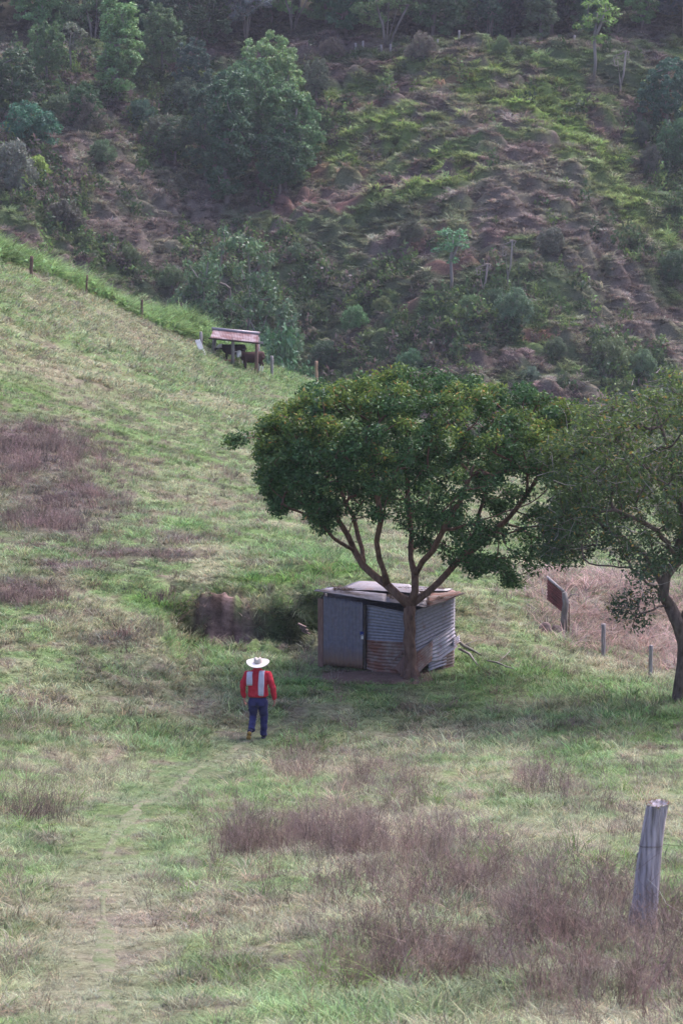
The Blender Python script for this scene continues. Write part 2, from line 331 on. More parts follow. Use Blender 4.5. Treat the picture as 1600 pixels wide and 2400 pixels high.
# ---------------------------------------------------------------- the ground
def make_ground():
    ys = np.concatenate([np.arange(-25, 20, 1.0), np.arange(20, 60, .2), np.arange(60, 76, .11), np.arange(76, 130, .3), np.arange(130, 222, .45), np.arange(222, 306, .26), np.arange(306, 420, 1.5)])
    us = np.linspace(-1, 1, 430)
    Y = np.repeat(ys[:, None], len(us), 1); X = us[None, :] * (.17 * np.maximum(ys, 0)[:, None] + 9)
    Zz = H(X, Y); n, m = X.shape
    V = np.stack([X, Y, Zz], 2).reshape(-1, 3)
    i = (np.arange(n - 1)[:, None] * m + np.arange(m - 1)[None]).ravel()
    q = np.stack([i, i + 1, i + m + 1, i + m], 1)
    me = quick_mesh('ground', V, q, M['ground'], ground_col(X, Y), True)
    o = link(bpy.data.objects.new('ground', me)); tag(o, 'hill pasture falling to a ravine and the overgrown hillside across it', 'ground', kind='structure')
make_ground()

# ---------------------------------------------------------------- scattered cover (stuff)
def scatter_nodes():
    g = bpy.data.node_groups.new('scatter', 'GeometryNodeTree')
    g.interface.new_socket('Geometry', in_out='INPUT', socket_type='NodeSocketGeometry')
    g.interface.new_socket('Collection', in_out='INPUT', socket_type='NodeSocketCollection')
    g.interface.new_socket('Geometry', in_out='OUTPUT', socket_type='NodeSocketGeometry')
    L = g.links.new; gi = g.nodes.new('NodeGroupInput'); go = g.nodes.new('NodeGroupOutput')
    ci = g.nodes.new('GeometryNodeCollectionInfo'); ci.inputs['Separate Children'].default_value = True; ci.inputs['Reset Children'].default_value = True
    ip = g.nodes.new('GeometryNodeInstanceOnPoints'); ip.inputs['Pick Instance'].default_value = True
    L(gi.outputs[0], ip.inputs['Points']); L(gi.outputs[1], ci.inputs['Collection']); L(ci.outputs[0], ip.inputs['Instance'])
    for nm, dt, so in (('rot', 'FLOAT_VECTOR', 'Rotation'), ('scl', 'FLOAT_VECTOR', 'Scale'), ('idx', 'INT', 'Instance Index')):
        a = g.nodes.new('GeometryNodeInputNamedAttribute'); a.data_type = dt; a.inputs['Name'].default_value = nm
        L(a.outputs['Attribute'], ip.inputs[so])
    L(ip.outputs[0], go.inputs[0]); return g
SG = scatter_nodes()
def scatter(name, label, cat, pts, rot, scl, idx, col, variants):
    n = len(pts); me = bpy.data.meshes.new(name); me.vertices.add(n); me.vertices.foreach_set('co', np.asarray(pts, np.float32).ravel())
    for nm, dt, d in (('rot', 'FLOAT_VECTOR', rot), ('scl', 'FLOAT_VECTOR', scl)):
        me.attributes.new(nm, dt, 'POINT').data.foreach_set('vector', np.asarray(d, np.float32).ravel())
    me.attributes.new('idx', 'INT', 'POINT').data.foreach_set('value', np.asarray(idx, np.int32))
    me.attributes.new('col', 'FLOAT_VECTOR', 'POINT').data.foreach_set('vector', np.asarray(col, np.float32).ravel())
    o = link(bpy.data.objects.new(name, me)); c = bpy.data.collections.new(name + '_kinds')
    for v in variants: c.objects.link(bpy.data.objects.new(name + '_kind', v))
    md = o.modifiers.new('scatter', 'NODES'); md.node_group = SG
    for it in SG.interface.items_tree:
        if it.name == 'Collection': md[it.identifier] = c
    tag(o, label, cat, kind='stuff'); return o
def tuft(n, h, spread, w, lean, droop, seed, mat, seg=2):
    r = np.random.default_rng(seed); V = []; Q = []; C = []
    for k in range(n):
        a = r.uniform(0, 2 * math.pi); d = spread * math.sqrt(r.uniform(0, 1)); b = np.array((d * math.cos(a), d * math.sin(a), -.02))
        a2 = a + r.normal(0, .8); out = np.array((math.cos(a2), math.sin(a2), 0)); side = np.array((-math.sin(a2 + r.normal(0, .6)), math.cos(a2), 0)) * w * r.uniform(.6, 1.3) * .5
        hh = h * r.uniform(.45, 1.1); ln = lean * r.uniform(.2, 1.2); base = len(V); tone = r.uniform(.5, 1.5) * (1 + .12 * r.normal(0, 1, 3) * np.array((1, .5, .6)))
        for i in range(seg + 1):
            t = i / seg; p = b + out * hh * (ln * t + droop * t * t) + np.array((0, 0, hh * (t - droop * .55 * t * t))); ww = (1 - .8 * t)
            V += [p - side * ww, p + side * ww]; C += [tone * (.85 + .3 * t)] * 2
        for i in range(seg): Q.append((base + 2 * i, base + 2 * i + 1, base + 2 * i + 3, base + 2 * i + 2))
    me = quick_mesh('tuft', np.array(V), np.array(Q), mat); a = me.color_attributes.new('tone', 'FLOAT_COLOR', 'POINT')
    cc = np.ones((len(V), 4), np.float32); cc[:, :3] = np.array(C); a.data.foreach_set('color', cc.ravel()); return me
def twigs(n, h, spread, w, seed, mat):
    r = np.random.default_rng(seed); V = []; Q = []; C = []
    def seg(a, b, wa, wb, tone):
        d = b - a; s = np.cross(d, r.normal(0, 1, 3)); s /= np.linalg.norm(s) + 1e-9; i = len(V)
        V.extend([a - s * wa, a + s * wa, b + s * wb, b - s * wb]); C.extend([tone] * 4); Q.append((i, i + 1, i + 2, i + 3))
    for k in range(n):
        a = r.uniform(0, 6.28); p = np.array((math.cos(a), math.sin(a), 0)) * spread * math.sqrt(r.uniform(0, 1)); hh = h * r.uniform(.5, 1.1)
        d = np.array((r.normal(0, .22), r.normal(0, .22), 1.)); tone = r.uniform(.6, 1.3) * np.ones(3); q = p
        for i in range(4):
            q2 = q + d * hh / 4 * r.uniform(.8, 1.2); seg(q, q2, w * (1 - i * .2), w * (.8 - i * .2), tone)
            if i > 0:
                for j in range(2):
                    e = d + r.normal(0, .55, 3); e[2] = abs(e[2]) * .8; e2 = q2 + e * hh * .2 * r.uniform(.6, 1.2); seg(q2, e2, w * .55, w * .25, tone * 1.1)
            d = d + np.array((r.normal(0, .15), r.normal(0, .15), 0)); q = q2
    me = quick_mesh('twigs', np.array(V), np.array(Q), mat); a = me.color_attributes.new('tone', 'FLOAT_COLOR', 'POINT')
    cc = np.ones((len(V), 4), np.float32); cc[:, :3] = np.array(C); a.data.foreach_set('color', cc.ravel()); return me
def leafy(n, rad, size, seed, mat):
    """low leafy clump"""
    r = np.random.default_rng(seed); d = r.normal(0, 1, (n, 3)); d[:, 2] = np.abs(d[:, 2]); d /= np.linalg.norm(d, axis=1)[:, None]
    p = d * np.array(rad) * r.uniform(.45, 1.05, (n, 1)); a = r.normal(0, 1, (n, 3)) + d * .3; a /= np.linalg.norm(a, axis=1)[:, None]
    b = np.cross(a, r.normal(0, 1, (n, 3))); b /= np.linalg.norm(b, axis=1)[:, None]; s = size * r.uniform(.6, 1.3, (n, 1))
    V = np.stack([p - a * s, p - b * s * .5, p + a * s, p + b * s * .5], 1).reshape(-1, 3); Q = np.arange(4 * n).reshape(-1, 4)
    me = quick_mesh('leafy', V, Q, mat); at_ = me.color_attributes.new('tone', 'FLOAT_COLOR', 'POINT'); cc = np.ones((4 * n, 4), np.float32)
    cc[:, :3] = np.repeat(r.uniform(.6, 1.35, (n, 1)) * (1 + .1 * r.normal(0, 1, (n, 3))), 4, 0); at_.data.foreach_set('color', cc.ravel()); return me
def spread_pts(y0, y1, dens, margin=1.12, keep=None):
    n = int(dens * (y1 - y0) * (.1175 * (y0 + y1) * margin + 10)); Y = rng.uniform(y0, y1, n); X = rng.uniform(-1, 1, n) * (.1175 * Y * margin + 5)
    return X, Y
def rots(n, tilt=.15): return np.stack([rng.normal(0, tilt, n), rng.normal(0, tilt, n), rng.uniform(0, 6.28, n)], 1)

# pasture grass
gv = [tuft(30, .12, .09, .012, .9, .5, 1, M['grass']), tuft(26, .15, .08, .010, .7, .7, 2, M['grass']), tuft(34, .09, .11, .013, 1.2, .4, 3, M['grass']), tuft(22, .22, .06, .009, .5, .9, 4, M['grass'])]
gm = [tuft(26, .12, .16, .020, .9, .5, 5, M['grass']), tuft(22, .16, .14, .018, .8, .7, 6, M['grass']), tuft(26, .09, .18, .022, 1.2, .5, 7, M['grass'])]
gf = [tuft(22, .22, .32, .045, .9, .6, 8, M['grass']), tuft(22, .17, .36, .05, 1.1, .6, 9, M['grass'])]
def in_shed(X, Y): return (X > -.75) & (X < 2.75) & (Y > 65.9) & (Y < 69.6) & (Y > 66.95 - .42 * (X + .53))
def grass_layer(name, label, bands, variants, hscale):
    P, C, S = [], [], []
    for y0, y1, d in bands:
        X, Y = spread_pts(y0, y1, d); ok = (Y < edgeY(X) + 3) & ~in_shed(X, Y)
        X, Y = X[ok], Y[ok]; c = ground_col(X, Y)
        so = zval(Z['soil'], X, Y, .3); tk = dist_path(track, X, Y); ok = (rng.uniform(0, 1, len(X)) > so * .93) & ((tk > .2) | (rng.uniform(0, 1, len(X)) < .8))
        X, Y, c, tk = X[ok], Y[ok], c[ok], tk[ok]
        lush_shade = zval(Z['lush_shade'], X, Y, .5); dry = fbm(X / .9, Y / 1.3, 201, 3)
        s = hscale * (1 + .9 * dry + .3 * lush_shade).clip(.35, 2) * rng.uniform(.5, 1.5, len(X)) * (.35 + .65 * sst(.2, .9, tk)) * (.55 + .45 * (1 - np.exp(-(((X - .8) / 2.6) ** 2 + ((Y - 65.2) / 1.6) ** 2))))
        n = len(X); c = c * 1.1 * rng.uniform(.6, 1.45, (n, 1)) * (1 + .45 * fbm(X / .35, Y / .5, 207, 2))[:, None]; pale = rng.uniform(0, 1, n) < .15; c[pale] = c[pale] * .45 + np.array((.40, .35, .22)) * .55
        P.append(np.stack([X, Y, H(X, Y)], 1)); C.append(c); S.append(np.stack([s ** .5, s ** .5, s], 1))
    P, C, S = map(np.vstack, (P, C, S)); n = len(P)
    scatter(name, label, 'grass', P, rots(n), S, rng.integers(0, len(variants), n), C, variants); print(name, n)
grass_layer('meadow_grass', 'short mottled green and straw grass nearest the camera', [(22, 32, 105), (32, 45, 75), (45, 58, 52)], gv, .72)
grass_layer('pasture_grass', 'cropped pale green pasture grass round the shed and up the slope', [(56, 76, 42), (76, 110, 24), (110, 125, 15)], gm, 1.0)
grass_layer('distant_grass', 'pale cropped grass on the far brow of the pasture', [(122, 202, 9)], gf, .8)

# tall seed-stalk grass in the foreground
X, Y = spread_pts(23, 60, 1.8); ok = (fbm(X / 2, Y / 3, 231, 2) > .0) & (dist_path(track, X, Y) > .9); X, Y = X[ok], Y[ok]; n = len(X)
cc = np.where(rng.uniform(0, 1, (n, 1)) < .5, np.array([[.38, .31, .22]]), np.array([[.17, .28, .07]])) * rng.uniform(.7, 1.2, (n, 1))
scatter('tall_grass', 'longer green and straw grass tussocks in the foreground', 'grass', np.stack([X, Y, H(X, Y)], 1), rots(n), np.repeat(rng.uniform(.6, 1.3, (n, 1)), 3, 1), rng.integers(0, 2, n), cc,
        [tuft(45, .38, .10, .009, .45, .8, 12, M['grass'], 3), tuft(40, .30, .13, .010, .6, .9, 13, M['grass'], 3)])
# purple-brown dead weed stems
tw = [twigs(16, .5, .16, .0045, 21, M['grass']), twigs(12, .62, .14, .005, 22, M['grass']), twigs(20, .38, .2, .004, 23, M['grass'])]
def weeds(name, label, y0, y1, dens, sc_, var, zs=None, thr=.25):
    X, Y = spread_pts(y0, y1, dens); z = zval(zs or Z['red_weed'], X, Y, .95, 9); q = .04 + z ** 1.3 * sst(-.35, .5, fbm(X / 1.1, Y / 1.8, 241, 3)) * .62
    ok = (rng.uniform(0, 1, len(X)) < q) & (Y < edgeY(X)) & ~in_shed(X, Y) & (dist_path(track, X, Y) > .5); X, Y, z = X[ok], Y[ok], z[ok]; n = len(X)
    c = np.array((.20, .15, .135)) * rng.uniform(.45, 1.7, (n, 1)) * (1 + .05 * rng.normal(0, 1, (n, 3)))
    s = sc_ * rng.uniform(.6, 1.25, n) * (.55 + .45 * z)
    scatter(name, label, 'weeds', np.stack([X, Y, H(X, Y)], 1), rots(n, .12), np.stack([s, s, s], 1), rng.integers(0, len(var), n), c, var); print(name, n)
weeds('dead_weeds', 'dense purple brown dead weed stems across the lower right foreground', 22, 58, 36, .88, tw)
tw2 = [twigs(18, .34, .28, .010, 24, M['grass']), twigs(14, .42, .25, .011, 25, M['grass'])]
weeds('brown_scrub', 'low purple brown scrub patches on the left slope', 58, 125, 20, .95, tw2)
# dry pink grass behind the right hand fence posts
zs = [zone(1450, 1450, 200, 80), zone(1420, 1380, 170, 40), zone(1560, 1520, 120, 50)]
X, Y = spread_pts(68, 96, 14); ok = (rng.uniform(0, 1, len(X)) < zval(zs, X, Y, .4)) & (X > 4.6); X, Y = X[ok], Y[ok]; n = len(X)
scatter('dry_grass', 'tangled pinkish dry grass on the bank behind the fence posts', 'grass', np.stack([X, Y, H(X, Y)], 1), rots(n, .3), np.repeat(rng.uniform(.6, 1.4, (n, 1)), 3, 1), rng.integers(0, 2, n),
        np.array((.40, .29, .25)) * rng.uniform(.6, 1.25, (n, 1)), [tuft(50, .34, .2, .016, .7, 1.0, 31, M['grass'], 3), tuft(50, .26, .25, .016, .9, 1.0, 32, M['grass'], 3)])
# fern band along the brow of the pasture
X = rng.uniform(-26, -6, 5200); Y = edgeY(X) + rng.uniform(-6, 2.5, len(X))  * (.5 + .5 * sst(-7, -12, X)); ok = rng.uniform(0, 1, len(X)) < .9; X, Y = X[ok], Y[ok]; n = len(X)
scatter('ferns', 'bright green ferns along the brow of the pasture', 'ferns', np.stack([X, Y, H(X, Y)], 1), rots(n, .3), np.repeat(rng.uniform(.6, 1.5, (n, 1)), 3, 1), rng.integers(0, 2, n),
        np.array((.21, .33, .12)) * rng.uniform(.55, 1.4, (n, 1)), [leafy(60, (.5, .5, .55), .11, 41, M['grass']), tuft(40, .75, .3, .05, .5, .9, 42, M['grass'], 3)])
# ground plants in the cut bank recess beside the shed
X = rng.uniform(-5.2, -.6, 2600); Y = rng.uniform(68.2, 72.2, 2600); sl = np.abs(Hs(X, Y + .3) - Hs(X, Y - .3)); so = zval(Z['soil'], X, Y, .6, 19)
ok = ((sl > .35) & ((X > -1.9) | (rng.uniform(0, 1, len(X)) < .55))) & (rng.uniform(0, 1, len(X)) > so * .97); X, Y = X[ok], Y[ok]; n = len(X)
cb = np.where((X > -1.75)[:, None], np.array([[.06, .085, .04]]), np.array([[.24, .26, .15]])) * rng.uniform(.5, 1.4, (n, 1))  # plants in the recess carry its shade in their colour, the rest stay light
scatter('bank_undergrowth', 'hanging undergrowth on the cut bank left of the shed, coloured dark for the shaded recess', 'undergrowth', np.stack([X, Y - .04, H(X, Y)], 1), rots(n, .8), np.repeat(rng.uniform(.5, 1.2, (n, 1)), 3, 1), rng.integers(0, 2, n), cb,
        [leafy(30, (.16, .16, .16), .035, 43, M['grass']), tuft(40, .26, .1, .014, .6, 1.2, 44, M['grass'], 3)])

# hillside tussocks and scrub
hv = [tuft(60, .40, .34, .055, .45, 1.1, 51, M['grass'], 3), tuft(55, .60, .26, .055, .3, .9, 52, M['grass'], 3), tuft(60, .30, .45, .06, .6, 1.0, 53, M['grass'], 3)]
n0 = 36000; Y = np.sqrt(rng.uniform(222 ** 2, 312 ** 2, n0)); X = rng.uniform(-1, 1, n0) * (.1175 * Y * 1.15)
c = ground_col(X, Y); yl = zval(FZ['yellow'], X, Y, .6, 8); red = zval(FZ['red'], X, Y, .4, 6)
ok = (rng.uniform(0, 1, n0) > red * .85) & (Y > edgeY(X) + 8); X, Y, c, yl = X[ok], Y[ok], c[ok], yl[ok]; n = len(X)
c = c * rng.uniform(.65, 1.45, (n, 1)) * (1 + .5 * fbm(X / .8, Y / 1.0, 209, 2))[:, None] * 1.3; s = rng.uniform(.4, 1.35, n) * (1 + .35 * yl)
scatter('hillside_grass', 'coarse brown and yellow green tussock grass over the far hillside', 'grass', np.stack([X, Y, H(X, Y)], 1), rots(n, .2), np.stack([s, s, s], 1), rng.integers(0, 3, n), c, hv); print('hill', n)
sz = [zone(*a) for a in [(250, 250, 260, 90), (90, 420, 130, 70), (500, 300, 250, 90), (330, 650, 150, 40), (680, 720, 80, 120), (1000, 820, 300, 70), (1150, 700, 130, 60), (1500, 880, 150, 60), (1570, 420, 60, 160), (1500, 600, 60, 40), (150, 560, 160, 40), (560, 620, 130, 100), (880, 690, 90, 40)]]
n0 = 16000; Y = np.sqrt(rng.uniform(200 ** 2, 300 ** 2, n0)); X = rng.uniform(-1, 1, n0) * (.1175 * Y * 1.15)
zz = zval(sz, X, Y, .5, 12); ok = (rng.uniform(0, 1, n0) < .03 + zz * .62) & (Y > edgeY(X) + 6); X, Y = X[ok], Y[ok]; n = len(X)
k = rng.uniform(0, 1, n); base = np.where(k[:, None] < .5, np.array([[.07, .12, .045]]), np.where(k[:, None] < .75, np.array([[.15, .13, .10]]), np.array([[.13, .20, .06]])))
s = rng.uniform(.5, 1.5, n)
scatter('scrub', 'mixed dark green and brown scrub massed on the far hillside', 'scrub', np.stack([X, Y, H(X, Y)], 1), rots(n, .2), np.stack([s, s, s * rng.uniform(.7, 1.5, n)], 1), rng.integers(0, 2, n), base * rng.uniform(.6, 1.3, (n, 1)),
        [leafy(110, (.75, .75, .9), .15, 61, M['grass']), leafy(80, (.55, .55, 1.3), .13, 62, M['grass'])]); print('scrub', n)

# ---------------------------------------------------------------- trees
def unit(v): return v / (np.linalg.norm(v, axis=-1, keepdims=True) + 1e-9)
def grow(limbs, ends, rtip=.012, expo=2.3, jit=.12, seg=4, sag=.0, rmax=None):
    """limbs: list of polylines (first starts at the root, others start on an existing node); ends: branch tips, joined greedily to the nearest node.
       returns polylines with radii by the pipe model"""
    nodes = []; parent = []; lines = []
    def add(p, par): nodes.append(np.array(p, float)); parent.append(par); return len(nodes) - 1
    def nearest(p):
        A = np.array(nodes); return int(np.argmin(((A - p) ** 2).sum(1)))
    for L_ in limbs:
        L_ = np.array(L_, float)
        if not nodes: i = add(L_[0], -1)
        else: i = nearest(L_[0])
        line = [i]
        for a, b in zip(L_[:-1], L_[1:]):
            m = max(1, int(np.linalg.norm(b - a) / .25))
            for k in range(1, m + 1):
                i = add(a + (b - a) * k / m + (rng.normal(0, jit * .12, 3) if k < m else 0), i); line.append(i)
        lines.append(line)
    root = nodes[0]; ends = np.array(ends); A = np.array(nodes); nl = len(nodes)
    d = np.sqrt(((ends[:, None] - A[None]) ** 2).sum(2)).min(1); order = np.argsort(d)
    skip = max(2, int(nl * .0))
    for e in ends[order]:
        A = np.array(nodes); dd = np.sqrt(((A - e) ** 2).sum(1)); rr = np.sqrt(((A - root) ** 2).sum(1)); re = np.linalg.norm(e - root)
        cost = dd + .35 * np.maximum(0, rr + dd - re); cost[:4] += 1; i = int(np.argmin(cost)); a = nodes[i]; line = [i]; L0 = np.linalg.norm(e - a)
        bend = rng.normal(0, jit, 3) * L0
        for k in range(1, seg + 1):
            t = k / seg; p = a + (e - a) * t + bend * math.sin(math.pi * t) * .5 - np.array((0, 0, sag * L0)) * math.sin(math.pi * t); i = add(p, i); line.append(i)
        lines.append(line)
    n = len(nodes); rad = np.zeros(n); acc = np.zeros(n); kids = np.zeros(n, int)
    for i in range(n - 1, -1, -1):
        r = max(acc[i] ** (1 / expo) if acc[i] > 0 else 0, rtip); rad[i] = r
        if parent[i] >= 0: acc[parent[i]] += r ** expo
    if rmax: rad = rad * (rmax / rad[0]) ** (np.clip((rad - rtip) / (rad[0] - rtip), 0, 1))
    return nodes, lines, rad
def tree_wood(mb, limbs, ends, sides=6, minr=.0, **kw):
    nodes, lines, rad = grow(limbs, ends, **kw); A = np.array(nodes)
    for ln in lines:
        r = rad[ln].copy()
        if r.max() < minr: continue
        if len(r) > 1 and r[0] > r[1] * 1.6: r[0] = r[1] * 1.25
        mb.tube(A[ln], r, sides if r.max() > .03 else 4, cap=True, wob=.05 if r.max() > .05 else 0)
    return A, rad
def leaves(centres, per, spread, size, colf, seed=0, up=.4, ratio=.42):
    r = np.random.default_rng(seed); n = len(centres) * per; c = np.repeat(centres, per, 0)
    o = r.normal(0, 1, (n, 3)); o = unit(o) * (r.uniform(0, 1, (n, 1)) ** .45) * spread * np.array((1, 1, .75)); p = c + o
    nrm = unit(r.normal(0, 1, (n, 3)) + np.array((0, 0, up * 2)) + .5 * unit(o)); a = unit(np.cross(nrm, r.normal(0, 1, (n, 3)))); b = np.cross(nrm, a)
    s = size * r.uniform(.6, 1.25, (n, 1)); V = np.stack([p - a * s, p - b * s * ratio + nrm * s * .1, p + a * s, p + b * s * ratio + nrm * s * .1], 1)
    C = colf(p, c, r); return V.reshape(-1, 3), np.repeat(C, 4, 0)
def leaf_mesh(name, V, C, mat): return quick_mesh(name, V, np.arange(len(V)).reshape(-1, 4), mat, C)

def main_tree():
    Y0 = 65.72; base = at(962, 1580, Y0); base[2] = ground(base[0], Y0) - .15
    T = empty('broadleaf_tree', (0, 0, 0))
    tag(T, 'broad domed evergreen tree whose forked trunk grows against the corner of the tin shed', 'tree')
    def a(px, py, dy=0): return at(px, py, Y0 + dy)
    limbs = [[base, a(960, 1560), a(957, 1500), a(958, 1450), a(960, 1418)],
             [a(960, 1418), a(935, 1398), a(905, 1370, .1), a(880, 1352, .15), a(850, 1325, .2), a(830, 1290, .3), a(815, 1255, .3), a(790, 1215, .2), a(760, 1170, .2), a(720, 1120, 0), a(680, 1060, -.2)],
             [a(903, 1368, .1), a(900, 1340, -.1), a(888, 1310, -.3), a(882, 1270, -.5), a(895, 1210, -.8), a(880, 1140, -1.1), a(860, 1060, -1.4)],
             [a(850, 1325, .2), a(848, 1285, .8), a(835, 1240, 1.2), a(800, 1150, 1.6), a(780, 1060, 1.8)],
             [a(962, 1416), a(972, 1385), a(972, 1345, .2), a(962, 1310, .3), a(965, 1250, .5), a(955, 1170, 1.0), a(960, 1070, 1.3), a(950, 980, 1.2)],
             [a(972, 1345, .2), a(990, 1315, -.2), a(1015, 1290, -.5), a(1040, 1240, -.8), a(1080, 1170, -1.3), a(1110, 1090, -1.5)],
             [a(965, 1412), a(1000, 1390, .1), a(1030, 1362, .2), a(1055, 1335, .3), a(1090, 1300, .5), a(1140, 1260, .6), a(1190, 1215, .7), a(1240, 1150, .7), a(1290, 1070, .5)],
             [a(1090, 1300, .5), a(1110, 1250, 1.0), a(1130, 1180, 1.5), a(1160, 1080, 2.0)],
             [a(830, 1290, .3), a(780, 1260, -.4), a(730, 1215, -.8), a(660, 1180, -1.2)],
             [a(1040, 1240, -.8), a(1110, 1230, -1.3), a(1180, 1200, -1.6), a(1240, 1180, -1.6)]]
    # crown outline in the photograph's plane gives height limits over the width; depth is an ellipse
    top = np.array([(590, 1040), (610, 1000), (650, 950), (700, 915), (750, 878), (820, 880), (880, 858), (960, 852), (1050, 858), (1120, 880), (1180, 888), (1250, 905), (1310, 925), (1370, 950), (1420, 1010)])
    bot = np.array([(590, 1060), (615, 1130), (650, 1215), (700, 1220), (760, 1235), (810, 1205), (860, 1225), (910, 1205), (940, 1260), (1020, 1290), (1080, 1335), (1140, 1350), (1220, 1360), (1290, 1330), (1350, 1290), (1420, 1100)])
    ends = []; k = 0
    while len(ends) < 860:
        k += 1; px = rng.uniform(612, 1372); tp = np.interp(px, top[:, 0], top[:, 1]) + 14 + 11 * vn(np.array([px / 33.]), np.array([2.5]), 305)[0]; bt = np.interp(px, bot[:, 0], bot[:, 1]) - 8 + 22 * vn(np.array([px / 27.]), np.array([7.5]), 306)[0]
        u = (px - 1010) / 415; dmax = 3.3 * math.sqrt(max(.02, 1 - u * u * .95)); dy = rng.uniform(-1, 1) * dmax; dn = abs(dy) / dmax
        if rng.uniform() < .12: py = rng.uniform(tp, bt); 
        else:
            t_ = tp + (1150 - tp) * (1 - math.sqrt(max(0, 1 - dn ** 2.2))) ; b_ = bt - (bt - 1150) * dn ** 3 * .6
            q = rng.uniform(); q = q * .1 if rng.uniform() < .22 else q; py = t_ + (b_ - t_) * q
        p = at(px, py, Y0 + dy + .3)
        g = fbm(np.array([p[0] * .9 + p[1] * .5]), np.array([p[2] * 1.2]), 303, 2)[0]
        lowhole = py > 1120 and rng.uniform() < .25 + .5 * (g > .0)
        if lowhole or (g > .44 and rng.uniform() < .6): continue
        ends.append(p)
    for _ in range(75):
        px = rng.choice([rng.uniform(640, 780), rng.uniform(980, 1340), rng.uniform(980, 1340)]); bt = np.interp(px, bot[:, 0], bot[:, 1]); py = bt - abs(rng.normal(0, 1)) * 55 + 12 * math.sin(px / 17); ends.append(at(px, py, Y0 + rng.uniform(-2.2, 1.8)))
    ends += [a(548, 1032, -.6), a(565, 1028, -.5), a(540, 1036, -.6)]
    ends = np.array(ends); mb = MB(); tree_wood(mb, limbs, ends, sides=9, rtip=.011, expo=2.35, jit=.18, rmax=.14)
    # root flare
    for k in range(5):
        an = k * 1.26 + .3; mb.tube([base + np.array((0, 0, .5)), base + np.array((.12 * math.cos(an), .12 * math.sin(an), .25)), base + np.array((.3 * math.cos(an), .3 * math.sin(an), .02))], [.1, .1, .04], 6)
    mb.build('trunk', M['bark'], T)
    zt = at(975, 868, Y0)[2]; zb = at(975, 1320, Y0)[2]
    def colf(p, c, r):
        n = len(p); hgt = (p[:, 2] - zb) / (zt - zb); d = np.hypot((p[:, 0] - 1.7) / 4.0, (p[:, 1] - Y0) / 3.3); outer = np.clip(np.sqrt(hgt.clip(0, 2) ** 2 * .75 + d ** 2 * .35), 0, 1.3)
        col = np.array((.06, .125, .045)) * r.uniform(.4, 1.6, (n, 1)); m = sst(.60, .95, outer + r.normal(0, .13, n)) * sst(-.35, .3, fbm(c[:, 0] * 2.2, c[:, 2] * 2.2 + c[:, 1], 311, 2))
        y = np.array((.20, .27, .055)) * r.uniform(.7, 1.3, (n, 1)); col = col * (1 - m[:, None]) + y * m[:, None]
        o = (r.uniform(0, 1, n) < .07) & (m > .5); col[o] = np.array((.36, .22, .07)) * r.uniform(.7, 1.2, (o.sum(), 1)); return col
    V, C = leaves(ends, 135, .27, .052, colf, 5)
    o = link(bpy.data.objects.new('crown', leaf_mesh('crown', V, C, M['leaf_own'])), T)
main_tree()

